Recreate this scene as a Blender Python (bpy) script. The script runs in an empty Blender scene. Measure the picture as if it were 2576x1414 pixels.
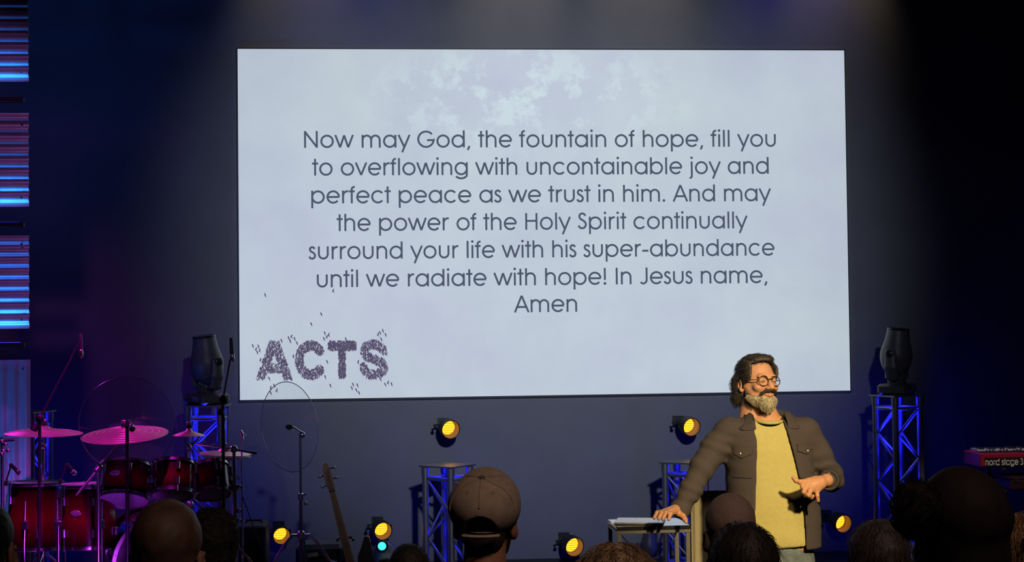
import bpy, math, random
import numpy as np
from mathutils import Vector, Matrix

random.seed(7); rng = np.random.default_rng(7)
PI = math.pi
scene = bpy.context.scene
COL = scene.collection
V = lambda *a: np.array(a, float)

# ------------------------------------------------------------------ camera
FPX = 3920.0                                   # focal length in pixels of the 2576 px frame
CAM = V(-1.34, -12.668, 1.901)
YAW, PITCH, ROLL = 0.082, 0.029, -0.012
cd = V(math.sin(YAW)*math.cos(PITCH), math.cos(YAW)*math.cos(PITCH), math.sin(PITCH))
_r = np.cross(cd, V(0, 0, 1)); _r /= np.linalg.norm(_r); _u = np.cross(_r, cd)
cr = math.cos(ROLL)*_r + math.sin(ROLL)*_u
cu = -math.sin(ROLL)*_r + math.cos(ROLL)*_u
cam_data = bpy.data.cameras.new('camera'); cam = bpy.data.objects.new('camera', cam_data); COL.objects.link(cam)
cam_data.sensor_width = 36.0; cam_data.lens = 36.0*FPX/2576.0; cam_data.clip_start = 0.05; cam_data.clip_end = 200
cam.matrix_world = Matrix(((cr[0], cu[0], -cd[0], CAM[0]), (cr[1], cu[1], -cd[1], CAM[1]), (cr[2], cu[2], -cd[2], CAM[2]), (0, 0, 0, 1)))
scene.camera = cam

def ray(px, py): return cd + cr*(px-1288)/FPX + cu*(707-py)/FPX
def P(px, py, y):                              # a point of the place seen at a pixel, on the plane at depth y
    d = ray(px, py); return CAM + d*((y-CAM[1])/d[1])
def Pz(px, py, z):
    d = ray(px, py); return CAM + d*((z-CAM[2])/d[2])

# ------------------------------------------------------------------ world, lights, exposure
scene.view_settings.view_transform = 'Standard'; scene.view_settings.look = 'None'
scene.view_settings.gamma = 1.0; scene.view_settings.use_curve_mapping = False
scene.view_settings.exposure = 0.0
cy = scene.cycles; cy.max_bounces = 3; cy.diffuse_bounces = 1; cy.glossy_bounces = 2; cy.transmission_bounces = 2; cy.volume_bounces = 0; cy.transparent_max_bounces = 8
cy.caustics_reflective = False; cy.caustics_refractive = False; cy.use_adaptive_sampling = True; cy.adaptive_threshold = 0.05; cy.sample_clamp_indirect = 4.0
world = bpy.data.worlds.new('world'); scene.world = world; world.use_nodes = True
bg = world.node_tree.nodes['Background']; bg.inputs[0].default_value = (0.02, 0.02, 0.35, 1); bg.inputs[1].default_value = 0.004

def aim(o, p, t):
    o.location = Vector(p); o.rotation_euler = (Vector(t)-Vector(p)).to_track_quat('-Z', 'Y').to_euler()
def spot(name, p, t, power, color, angle, blend=0.5, radius=0.08):
    l = bpy.data.lights.new(name, 'SPOT'); l.energy = power; l.color = color
    l.spot_size = math.radians(angle); l.spot_blend = blend; l.shadow_soft_size = radius
    o = bpy.data.objects.new(name, l); COL.objects.link(o); aim(o, p, t); return o
def area(name, p, t, power, color, sx, sy):
    l = bpy.data.lights.new(name, 'AREA'); l.shape = 'RECTANGLE'; l.size = sx; l.size_y = sy; l.energy = power; l.color = color
    o = bpy.data.objects.new(name, l); COL.objects.link(o); aim(o, p, t); return o
def point(name, p, power, color, radius=0.03):
    l = bpy.data.lights.new(name, 'POINT'); l.energy = power; l.color = color; l.shadow_soft_size = radius
    o = bpy.data.objects.new(name, l); COL.objects.link(o); o.location = Vector(p); return o

LIGHTS = dict(wash=2250, key=3600, magenta=620, fill=20, house=230, bluetruss=0.55)
spot('projector_spill_light', (-0.1, -13.6, 4.6), (-0.05, 0.1, 2.5), LIGHTS['wash'], (0.72, 0.80, 1.0), 28.5, 1.0, 0.15)
spot('stage_key_light', (1.4, -13.0, 5.0), (0.38, -5.75, 1.27), LIGHTS['key'], (1.0, 0.72, 0.36), 10.5, 0.45, 0.22)
spot('drum_magenta_light', (-2.9, -4.7, 4.6), (-3.3, -2.8, 1.0), LIGHTS['magenta'], (0.95, 0.02, 0.92), 25, 0.6, 0.10)
spot('drum_back_light', (-4.9, -0.4, 3.6), (-3.2, -2.6, 0.95), 260, (0.8, 0.03, 1.0), 36, 0.6, 0.10)
spot('drum_purple_uplight', (-2.75, -4.1, 0.35), (-3.25, -2.9, 1.0), 26, (0.45, 0.04, 1.0), 50, 0.7, 0.05)
spot('keyboard_white_light', (4.3, -6.6, 6.4), (3.35, -1.55, 0.9), 700, (1.0, 0.95, 0.85), 10, 0.6, 0.06)
spot('house_light', (0.2, -11.9, 5.3), (0.2, -8.9, 1.2), LIGHTS['house'], (1.0, 0.70, 0.54), 62, 0.6, 0.4)

# ------------------------------------------------------------------ materials
MATS = {}
def mat(name, base, rough=0.5, metal=0.0, var=0.12, scale=40.0, bump=0.0, emit=None, estr=0.0, coat=0.0, bscale=None, spec=0.5):
    if name in MATS: return MATS[name]
    m = bpy.data.materials.new(name); m.use_nodes = True; nt = m.node_tree; N = nt.nodes; L = nt.links
    b = N['Principled BSDF']; b.inputs['Roughness'].default_value = rough; b.inputs['Metallic'].default_value = metal
    b.inputs['Coat Weight'].default_value = coat; b.inputs['Specular IOR Level'].default_value = spec
    tc = N.new('ShaderNodeTexCoord'); nz = N.new('ShaderNodeTexNoise'); nz.inputs['Scale'].default_value = scale; nz.inputs['Detail'].default_value = 4
    L.new(tc.outputs['Object'], nz.inputs['Vector'])
    rp = N.new('ShaderNodeValToRGB'); L.new(nz.outputs['Fac'], rp.inputs['Fac'])
    lo = [max(0, c*(1-var)) for c in base]; hi = [c*(1+var) for c in base]
    rp.color_ramp.elements[0].position = 0.3; rp.color_ramp.elements[1].position = 0.7
    rp.color_ramp.elements[0].color = (*lo, 1); rp.color_ramp.elements[1].color = (*hi, 1)
    L.new(rp.outputs['Color'], b.inputs['Base Color'])
    if bump:
        n2 = N.new('ShaderNodeTexNoise'); n2.inputs['Scale'].default_value = bscale or scale*3; n2.inputs['Detail'].default_value = 3
        L.new(tc.outputs['Object'], n2.inputs['Vector'])
        bp = N.new('ShaderNodeBump'); bp.inputs['Strength'].default_value = bump; bp.inputs['Distance'].default_value = 0.01
        L.new(n2.outputs['Fac'], bp.inputs['Height']); L.new(bp.outputs['Normal'], b.inputs['Normal'])
    if emit:
        b.inputs['Emission Color'].default_value = (*emit, 1); b.inputs['Emission Strength'].default_value = estr
    MATS[name] = m; return m
def srgb(r, g, b):
    f = lambda c: (c/255/12.92 if c/255 <= 0.04045 else ((c/255+0.055)/1.055)**2.4)
    return (f(r), f(g), f(b))

CHROME = mat('chrome', (0.75, 0.75, 0.78), 0.27, 1.0, 0.03)
ALU = mat('aluminium', (0.24, 0.24, 0.28), 0.4, 0.6, 0.06)
BLACK = mat('black_metal', (0.018, 0.018, 0.02), 0.45, 0.2, 0.2)
BLACKP = mat('black_plastic', (0.022, 0.022, 0.026), 0.35, 0.0, 0.2)
DARKG = mat('dark_grey_plastic', (0.03, 0.03, 0.034), 0.4, 0.0, 0.15)
RUBBER = mat('black_rubber', (0.012, 0.012, 0.012), 0.8)
CYMBAL = mat('cymbal_bronze', (0.72, 0.50, 0.40), 0.42, 0.75, 0.10, 25)
HEADW = mat('drum_head_film', (0.55, 0.52, 0.56), 0.45, 0.0, 0.05)
CURTAIN = mat('charcoal_wall_paint', (0.26, 0.265, 0.30), 0.85, 0.0, 0.05, 3.0, 0.1)

# ------------------------------------------------------------------ geometry helpers: (verts, faces)
def join(*gs):
    vs = []; fs = []; o = 0
    for v, f in gs:
        v = np.asarray(v, float).reshape(-1, 3); vs.append(v); fs += [tuple(int(i)+o for i in q) for q in f]; o += len(v)
    return np.concatenate(vs) if vs else np.zeros((0, 3)), fs
def frame_of(t):
    t = np.asarray(t, float); t = t/np.linalg.norm(t)
    a = V(0, 0, 1) if abs(t[2]) < 0.9 else V(1, 0, 0)
    x = np.cross(a, t); x /= np.linalg.norm(x); return x, np.cross(t, x), t
def tube(path, r, n=8, cap=True):
    p = [np.asarray(q, float) for q in path]; m = len(p)
    rs = [r]*m if np.isscalar(r) else list(r)
    vs = []; x = None
    for i in range(m):
        t = (p[min(i+1, m-1)]-p[max(i-1, 0)]); t = t/(np.linalg.norm(t)+1e-12)
        if x is None: x, y, _ = frame_of(t)
        else:
            x = x-t*np.dot(x, t); x /= np.linalg.norm(x)+1e-12; y = np.cross(t, x)
        for k in range(n):
            a = 2*PI*k/n; vs.append(p[i]+rs[i]*(math.cos(a)*x+math.sin(a)*y))
    fs = []
    for i in range(m-1):
        for k in range(n):
            a = i*n+k; b = i*n+(k+1) % n; fs.append((a, b, b+n, a+n))
    if cap:
        fs.append(tuple(range(n))[::-1]); fs.append(tuple((m-1)*n+k for k in range(n)))
    return np.array(vs), fs
def lathe(prof, c=(0, 0, 0), axis=(0, 0, 1), n=32, closed=False, cap=True):
    x, y, t = frame_of(axis); c = np.asarray(c, float); vs = []; m = len(prof)
    for (r, h) in prof:
        for k in range(n):
            a = 2*PI*k/n; vs.append(c+t*h+r*(math.cos(a)*x+math.sin(a)*y))
    fs = []
    for i in range(m if closed else m-1):
        j = (i+1) % m
        for k in range(n):
            k2 = (k+1) % n; fs.append((i*n+k, i*n+k2, j*n+k2, j*n+k))
    if not closed and cap:
        if prof[0][0] > 1e-6: fs.append(tuple(range(n))[::-1])
        if prof[-1][0] > 1e-6: fs.append(tuple((m-1)*n+k for k in range(n)))
    return np.array(vs), fs
def torus(c, axis, R, r, n=36, k=8):
    prof = [(R+r*math.cos(2*PI*i/k), r*math.sin(2*PI*i/k)) for i in range(k)]
    return lathe(prof, c, axis, n, True)
def box(c, s, R=None, bev=0.0):
    c = np.asarray(c, float); h = np.asarray(s, float)/2
    if bev <= 0:
        vs = [(sx*h[0], sy*h[1], sz*h[2]) for sx in (-1, 1) for sy in (-1, 1) for sz in (-1, 1)]
        fs = [(0, 1, 3, 2), (4, 6, 7, 5), (0, 4, 5, 1), (2, 3, 7, 6), (0, 2, 6, 4), (1, 5, 7, 3)]
    else:
        b = min(bev, 0.49*min(s)); x, y = h[0], h[1]
        def ring(xx, yy, z, k):
            return [(xx-k, -yy, z), (xx, -yy+k, z), (xx, yy-k, z), (xx-k, yy, z), (-xx+k, yy, z), (-xx, yy-k, z), (-xx, -yy+k, z), (-xx+k, -yy, z)]
        vs = ring(x-b, y-b, -h[2], b*0.5)+ring(x, y, -h[2]+b, b)+ring(x, y, h[2]-b, b)+ring(x-b, y-b, h[2], b*0.5)
        fs = [tuple(range(8))[::-1], tuple(range(24, 32))]
        for i in range(3):
            for k in range(8): fs.append((i*8+k, i*8+(k+1) % 8, i*8+8+(k+1) % 8, i*8+8+k))
    vs = np.array(vs, float)
    if R is not None: vs = vs@np.asarray(R).T
    return vs+c, fs
def rotz(a): return np.array([[math.cos(a), -math.sin(a), 0], [math.sin(a), math.cos(a), 0], [0, 0, 1]])
def rotx(a): return np.array([[1, 0, 0], [0, math.cos(a), -math.sin(a)], [0, math.sin(a), math.cos(a)]])
def roty(a): return np.array([[math.cos(a), 0, math.sin(a)], [0, 1, 0], [-math.sin(a), 0, math.cos(a)]])
def xf(g, R=None, t=(0, 0, 0)):
    v = np.asarray(g[0], float); v = v@np.asarray(R).T if R is not None else v
    return v+np.asarray(t, float), g[1]
def ball(c, r, n=12, m=8):
    r = (r, r, r) if np.isscalar(r) else r
    prof = [(math.sin(PI*i/m), -math.cos(PI*i/m)) for i in range(m+1)]
    v, f = lathe([(max(a, 1e-7), b) for a, b in prof], (0, 0, 0), (0, 0, 1), n)
    return v*np.asarray(r)+np.asarray(c, float), f

def mesh_of(name, g, smooth=True):
    v, f = g; me = bpy.data.meshes.new(name); me.from_pydata([tuple(q) for q in np.asarray(v)], [], f); me.update()
    if smooth:
        me.polygons.foreach_set('use_smooth', [True]*len(me.polygons))
        try: me.set_sharp_from_angle(angle=math.radians(38))
        except Exception: pass
    return me
class Thing:
    def __init__(self, name, label, cat, loc, group=None):
        self.L = np.asarray(loc, float)
        o = bpy.data.objects.new(name, None); COL.objects.link(o); o.location = Vector(self.L); o.empty_display_size = 0.1
        o['label'] = label; o['category'] = cat
        if group: o['group'] = group
        self.o = o
    def part(self, name, g, m, parent=None, smooth=True, kind=None, label=None):   # g in world coordinates
        me = mesh_of(name, (np.asarray(g[0])-self.L, g[1]), smooth); me.materials.append(m)
        o = bpy.data.objects.new(name, me); COL.objects.link(o); o.parent = parent or self.o
        if kind: o['kind'] = kind
        if label: o['label'] = label
        return o
def single(name, g, m, label, cat, group=None, smooth=True, loc=None):
    v = np.asarray(g[0]); L = np.asarray(loc, float) if loc is not None else V((v[:, 0].min()+v[:, 0].max())/2, (v[:, 1].min()+v[:, 1].max())/2, v[:, 2].min())
    me = mesh_of(name, (v-L, g[1]), smooth); me.materials.append(m)
    o = bpy.data.objects.new(name, me); COL.objects.link(o); o.location = Vector(L); o['label'] = label; o['category'] = cat
    if group: o['group'] = group
    return o
def struct(name, g, m, label=None, smooth=False):
    me = mesh_of(name, g, smooth); me.materials.append(m); o = bpy.data.objects.new(name, me); COL.objects.link(o); o['kind'] = 'structure'
    if label: o['label'] = label
    return o

# ------------------------------------------------------------------ signed distance fields for bodies
class Field:
    def __init__(self, lo, hi, h):
        self.lo = np.asarray(lo, float)-3*h; self.h = h
        n = np.ceil((np.asarray(hi, float)+3*h-self.lo)/h).astype(int)+1
        self.n = n; self.d = np.full(tuple(n), 1.0, np.float32)
        self.ax = [self.lo[i]+h*np.arange(n[i]) for i in range(3)]
    def sub(self, lo, hi):
        a = [int(max(0, math.floor((lo[i]-self.lo[i])/self.h))) for i in range(3)]
        b = [int(min(self.n[i], math.ceil((hi[i]-self.lo[i])/self.h)+1)) for i in range(3)]
        if any(b[i] <= a[i] for i in range(3)): return None, None
        s = tuple(slice(a[i], b[i]) for i in range(3))
        X = np.meshgrid(*[self.ax[i][a[i]:b[i]] for i in range(3)], indexing='ij')
        return s, X
    def comb(self, s, e, k, op):
        d = self.d[s]
        if op == 'sub':
            e = -e
            if k > 0:
                h = np.clip(0.5-0.5*(d-e)/k, 0, 1); self.d[s] = d*(1-h)+e*h+k*h*(1-h)
            else: self.d[s] = np.maximum(d, e)
        elif op == 'int':
            self.d[s] = np.maximum(d, e)
        else:
            if k > 0:
                h = np.clip(0.5+0.5*(d-e)/k, 0, 1); self.d[s] = d*(1-h)+e*h-k*h*(1-h)
            else: self.d[s] = np.minimum(d, e)
    def cone(self, a, b, ra, rb, k=0.01, op='add', fl=None):
        a = np.asarray(a, float); b = np.asarray(b, float); m = max(ra, rb)+max(3*k, 0.02)
        s, X = self.sub(np.minimum(a, b)-m, np.maximum(a, b)+m)
        if s is None: return
        ab = b-a; L2 = max(ab@ab, 1e-9)
        t = np.clip(((X[0]-a[0])*ab[0]+(X[1]-a[1])*ab[1]+(X[2]-a[2])*ab[2])/L2, 0, 1)
        e = np.sqrt((X[0]-a[0]-t*ab[0])**2+(X[1]-a[1]-t*ab[1])**2+(X[2]-a[2]-t*ab[2])**2)-(ra+(rb-ra)*t)
        self.comb(s, e.astype(np.float32), k, op)
    def chain(self, pts, rs, k=0.01, op='add'):
        for i in range(len(pts)-1): self.cone(pts[i], pts[i+1], rs[i], rs[i+1], k, op)
    def ell(self, c, r, R=None, k=0.01, op='add'):
        c = np.asarray(c, float); r = np.asarray(r, float); m = r.max()+max(3*k, 0.02)
        s, X = self.sub(c-m, c+m)
        if s is None: return
        q = np.stack([X[i]-c[i] for i in range(3)], -1)
        if R is not None: q = q@np.asarray(R)
        k0 = np.sqrt(((q/r)**2).sum(-1)); k1 = np.sqrt(((q/(r*r))**2).sum(-1))+1e-9
        self.comb(s, (k0*(k0-1)/k1).astype(np.float32), k, op)
    def boxp(self, c, hs, R=None, rd=0.01, k=0.01, op='add'):
        c = np.asarray(c, float); hs = np.asarray(hs, float); m = np.linalg.norm(hs)+max(3*k, 0.02)
        s, X = self.sub(c-m, c+m)
        if s is None: return
        q = np.stack([X[i]-c[i] for i in range(3)], -1)
        if R is not None: q = q@np.asarray(R)
        q = np.abs(q)-(hs-rd)
        e = np.sqrt((np.maximum(q, 0)**2).sum(-1))+np.minimum(q.max(-1), 0)-rd
        self.comb(s, e.astype(np.float32), k, op)
    def all(self):
        return np.meshgrid(*self.ax, indexing='ij')
    def mesh(self, smooth=1):
        d = self.d; h = self.h; n = d.shape
        s = d < 0; c = np.zeros((n[0]-1, n[1]-1, n[2]-1), np.int8)
        sl = lambda o: tuple(slice(o[i], n[i]-1+o[i]) for i in range(3))
        for o in np.ndindex(2, 2, 2): c += s[sl(o)]
        cells = np.argwhere((c > 0) & (c < 8))
        idx = np.full(c.shape, -1, np.int64); idx[tuple(cells.T)] = np.arange(len(cells))
        acc = np.zeros((len(cells), 3)); cnt = np.zeros(len(cells))
        cor = list(np.ndindex(2, 2, 2))
        for a in cor:
            for ax in range(3):
                if a[ax] == 1: continue
                b = list(a); b[ax] = 1
                da = d[cells[:, 0]+a[0], cells[:, 1]+a[1], cells[:, 2]+a[2]]; db = d[cells[:, 0]+b[0], cells[:, 1]+b[1], cells[:, 2]+b[2]]
                m = (da < 0) != (db < 0); t = np.where(m, da/np.where(m, da-db, 1), 0)
                p = np.tile(np.array(a, float), (len(cells), 1)); p[:, ax] += t
                acc[m] += p[m]; cnt[m] += 1
        v = (cells+acc/cnt[:, None])
        fs = []
        for ax in range(3):
            u, w = (ax+1) % 3, (ax+2) % 3
            s0 = [slice(None)]*3; s1 = [slice(None)]*3; s0[ax] = slice(0, -1); s1[ax] = slice(1, None)
            cr_ = np.argwhere(s[tuple(s0)] != s[tuple(s1)])
            cr_ = cr_[(cr_[:, u] > 0) & (cr_[:, w] > 0) & (cr_[:, u] < n[u]-1) & (cr_[:, w] < n[w]-1)]
            ins = s[tuple(cr_.T)]
            def cell(du, dw):
                q = cr_.copy(); q[:, u] += du; q[:, w] += dw; return idx[tuple(q.T)]
            q = np.stack([cell(-1, -1), cell(0, -1), cell(0, 0), cell(-1, 0)], 1)
            q[~ins] = q[~ins][:, ::-1]; fs.append(q)
        f = np.concatenate(fs); f = f[(f >= 0).all(1)]
        v = v*h+self.lo
        for _ in range(smooth):                               # a light relaxation along the edges
            a = np.zeros_like(v); k = np.zeros(len(v))
            for i in range(4):
                i0, i1 = f[:, i], f[:, (i+1) % 4]
                np.add.at(a, i0, v[i1]); np.add.at(k, i0, 1); np.add.at(a, i1, v[i0]); np.add.at(k, i1, 1)
            g = k > 0; v[g] = 0.5*v[g]+0.5*a[g]/k[g][:, None]
        return v, f
def waves(X, freq, seed, n=7):
    r = np.random.default_rng(seed); out = 0
    for _ in range(n):
        k = r.normal(size=3); k = k/np.linalg.norm(k)*freq*r.uniform(0.6, 1.5)
        out = out+np.sin(k[0]*X[0]+k[1]*X[1]+k[2]*X[2]+r.uniform(0, 6.28))
    return out/n
def fastmesh(name, g):
    v, f = g; v = np.asarray(v, np.float32); f = np.asarray(f, np.int32); me = bpy.data.meshes.new(name)
    me.vertices.add(len(v)); me.vertices.foreach_set('co', v.ravel())
    me.loops.add(f.size); me.loops.foreach_set('vertex_index', f.ravel())
    me.polygons.add(len(f)); me.polygons.foreach_set('loop_start', np.arange(0, f.size, f.shape[1], dtype=np.int32))
    me.polygons.foreach_set('use_smooth', np.ones(len(f), bool)); me.update(calc_edges=True); me.validate(); return me
def sdf_part(T, name, g, m, parent=None, label=None):
    me = fastmesh(name, (np.asarray(g[0])-T.L, g[1])); me.materials.append(m)
    o = bpy.data.objects.new(name, me); COL.objects.link(o); o.parent = parent or T.o
    if label: o['label'] = label
    return o

#@@STRUCTURE
# ------------------------------------------------------------------ the setting
FLOORZ = -0.30
STAGEM = mat('black_stage_floor', (0.02, 0.02, 0.022), 0.4, 0, 0.3, 5, 0.1)
CARPET = mat('dark_carpet', (0.02, 0.02, 0.024), 0.95, 0, 0.3, 60, 0.3)
def wall_with_depth(x0, x1, y0, y1, z0, z1): return box(((x0+x1)/2, (y0+y1)/2, (z0+z1)/2), (x1-x0, y1-y0, z1-z0))
struct('wall_back', wall_with_depth(-7.5, 7.5, 0.06, 0.26, FLOORZ, 7.2), CURTAIN)
struct('wall_left', wall_with_depth(-7.7, -7.5, -15, 0.26, FLOORZ, 7.2), CURTAIN)
struct('wall_right', wall_with_depth(7.5, 7.7, -15, 0.26, FLOORZ, 7.2), CURTAIN)
struct('ceiling', wall_with_depth(-7.7, 7.7, -15, 0.26, 7.2, 7.3), BLACKP)
struct('floor', wall_with_depth(-7.7, 7.7, -15, -6.5, FLOORZ-0.1, FLOORZ), CARPET)
struct('trim_1', wall_with_depth(-7.5, 7.5, -6.5, 0.06, FLOORZ-0.1, 0.0), STAGEM, 'low black stage platform')
RISER = 0.18
struct('trim_2', box((-3.25, -2.55, RISER/2), (3.0, 2.3, RISER), None, 0.01), STAGEM, 'black drum riser')

# ------------------------------------------------------------------ projection screen with its lettering
SW, SH, SZ = 5.0, 2.83, 2.75
scr = Thing('projection_screen', 'large pale blue-grey projection screen showing a prayer in dark grey lettering', 'screen', (0, 0.0, SZ-SH/2))
def screen_material():
    m = bpy.data.materials.new('projected_picture'); m.use_nodes = True; nt = m.node_tree; N = nt.nodes; L = nt.links
    b = N['Principled BSDF']; b.inputs['Base Color'].default_value = (0.3, 0.3, 0.3, 1); b.inputs['Roughness'].default_value = 0.9; b.inputs['Specular IOR Level'].default_value = 0.1
    tc = N.new('ShaderNodeTexCoord')
    def noise(sc, det, ro):
        n = N.new('ShaderNodeTexNoise'); n.inputs['Scale'].default_value = sc; n.inputs['Detail'].default_value = det; n.inputs['Roughness'].default_value = ro
        L.new(tc.outputs['Object'], n.inputs['Vector']); return n
    n1 = noise(1.1, 6, 0.62); n2 = noise(0.55, 3, 0.5); n3 = noise(3.2, 8, 0.7)
    r1 = N.new('ShaderNodeValToRGB'); e = r1.color_ramp.elements
    e[0].position = 0.36; e[0].color = (*srgb(186, 197, 210), 1); e[1].position = 0.66; e[1].color = (*srgb(206, 219, 227), 1)
    L.new(n1.outputs['Fac'], r1.inputs['Fac'])
    r2 = N.new('ShaderNodeValToRGB'); e = r2.color_ramp.elements
    e[0].position = 0.35; e[0].color = (*srgb(192, 200, 222), 1); e[1].position = 0.65; e[1].color = (*srgb(194, 210, 214), 1)
    L.new(n2.outputs['Fac'], r2.inputs['Fac'])
    mx = N.new('ShaderNodeMix'); mx.data_type = 'RGBA'; mx.inputs['Factor'].default_value = 0.55
    L.new(r1.outputs['Color'], mx.inputs['A']); L.new(r2.outputs['Color'], mx.inputs['B'])
    # brighter cloudy blotches in the upper middle of the picture
    sp = N.new('ShaderNodeSeparateXYZ'); L.new(tc.outputs['Object'], sp.inputs['Vector'])
    def gauss(out, c, w):
        a = N.new('ShaderNodeMath'); a.operation = 'SUBTRACT'; a.inputs[1].default_value = c; L.new(out, a.inputs[0])
        q = N.new('ShaderNodeMath'); q.operation = 'DIVIDE'; q.inputs[1].default_value = w; L.new(a.outputs[0], q.inputs[0])
        s = N.new('ShaderNodeMath'); s.operation = 'MULTIPLY'; L.new(q.outputs[0], s.inputs[0]); L.new(q.outputs[0], s.inputs[1]); return s
    g1 = gauss(sp.outputs['X'], -0.15, 1.5); g2 = gauss(sp.outputs['Z'], 2.45, 0.55)
    ad = N.new('ShaderNodeMath'); ad.operation = 'ADD'; L.new(g1.outputs[0], ad.inputs[0]); L.new(g2.outputs[0], ad.inputs[1])
    iv = N.new('ShaderNodeMath'); iv.operation = 'SUBTRACT'; iv.use_clamp = True; iv.inputs[0].default_value = 1.0; L.new(ad.outputs[0], iv.inputs[1])
    r3 = N.new('ShaderNodeValToRGB'); e = r3.color_ramp.elements; e[0].position = 0.50; e[0].color = (0, 0, 0, 1); e[1].position = 0.58; e[1].color = (1, 1, 1, 1)
    L.new(n3.outputs['Fac'], r3.inputs['Fac'])
    ml = N.new('ShaderNodeMath'); ml.operation = 'MULTIPLY'; L.new(iv.outputs[0], ml.inputs[0]); L.new(r3.outputs['Color'], ml.inputs[1])
    m2 = N.new('ShaderNodeMix'); m2.data_type = 'RGBA'; L.new(ml.outputs[0], m2.inputs['Factor']); L.new(mx.outputs['Result'], m2.inputs['A']); m2.inputs['B'].default_value = (*srgb(208, 226, 232), 1)
    L.new(m2.outputs['Result'], b.inputs['Emission Color']); b.inputs['Emission Strength'].default_value = 0.84
    return m
SCREENM = screen_material()
def emitter(name, rgb, s=1.0):
    m = mat(name, (0.02, 0.02, 0.02), 0.9, 0, 0.1, emit=rgb, estr=s, spec=0.0); return m
TEXTM = emitter('projected_dark_text', srgb(74, 84, 102))
scr.part('panel', box((0, 0.0, SZ), (SW, 0.03, SH)), SCREENM, smooth=False)
FRAMEM = mat('screen_frame_black', (0.02, 0.022, 0.026), 0.5)
for nm, c, s in (('frame_rail', (0, 0.02, SZ+SH/2+0.006), (SW+0.024, 0.05, 0.012)), ('frame_rail', (0, 0.02, SZ-SH/2-0.006), (SW+0.024, 0.05, 0.012)),
                 ('frame_stile', (-SW/2-0.006, 0.02, SZ), (0.012, 0.05, SH)), ('frame_stile', (SW/2+0.006, 0.02, SZ), (0.012, 0.05, SH))):
    scr.part(nm, box(c, s), FRAMEM, smooth=False)

# -- a round geometric letter drawn with an even pen: centre lines in units of the x-height
def arc(cx, cy, rx, ry, a0, a1, n=None):
    n = n or max(6, int(abs(a1-a0)/9)); return [(cx+rx*math.cos(math.radians(a0+(a1-a0)*i/n)), cy+ry*math.sin(math.radians(a0+(a1-a0)*i/n))) for i in range(n+1)]
def spline(p, sub=6):
    p = [np.array(q, float) for q in p]; q = [2*p[0]-p[1]]+p+[2*p[-1]-p[-2]]; out = []
    for i in range(1, len(q)-2):
        for s in range(sub):
            t = s/sub; out.append(tuple(0.5*((2*q[i])+(-q[i-1]+q[i+1])*t+(2*q[i-1]-5*q[i]+4*q[i+1]-q[i+2])*t*t+(-q[i-1]+3*q[i]-3*q[i+1]+q[i+2])*t**3)))
    return out+[tuple(p[-1])]
R_ = 0.4425
def dot(x, y, r=0.105): return ('dot', x, y, r)
Scurve = [(.50, .80), (.43, .90), (.31, .9425), (.18, .89), (.13, .76), (.19, .63), (.33, .54), (.47, .43), (.525, .28), (.46, .12), (.31, .0575), (.16, .10), (.075, .22)]
def arch(x0, x1): return [(x0, 0.0), (x0, 0.62)]+arc((x0+x1)/2, .60, (x1-x0)/2, .3425, 180, 0)+[(x1, 0.0)]
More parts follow.
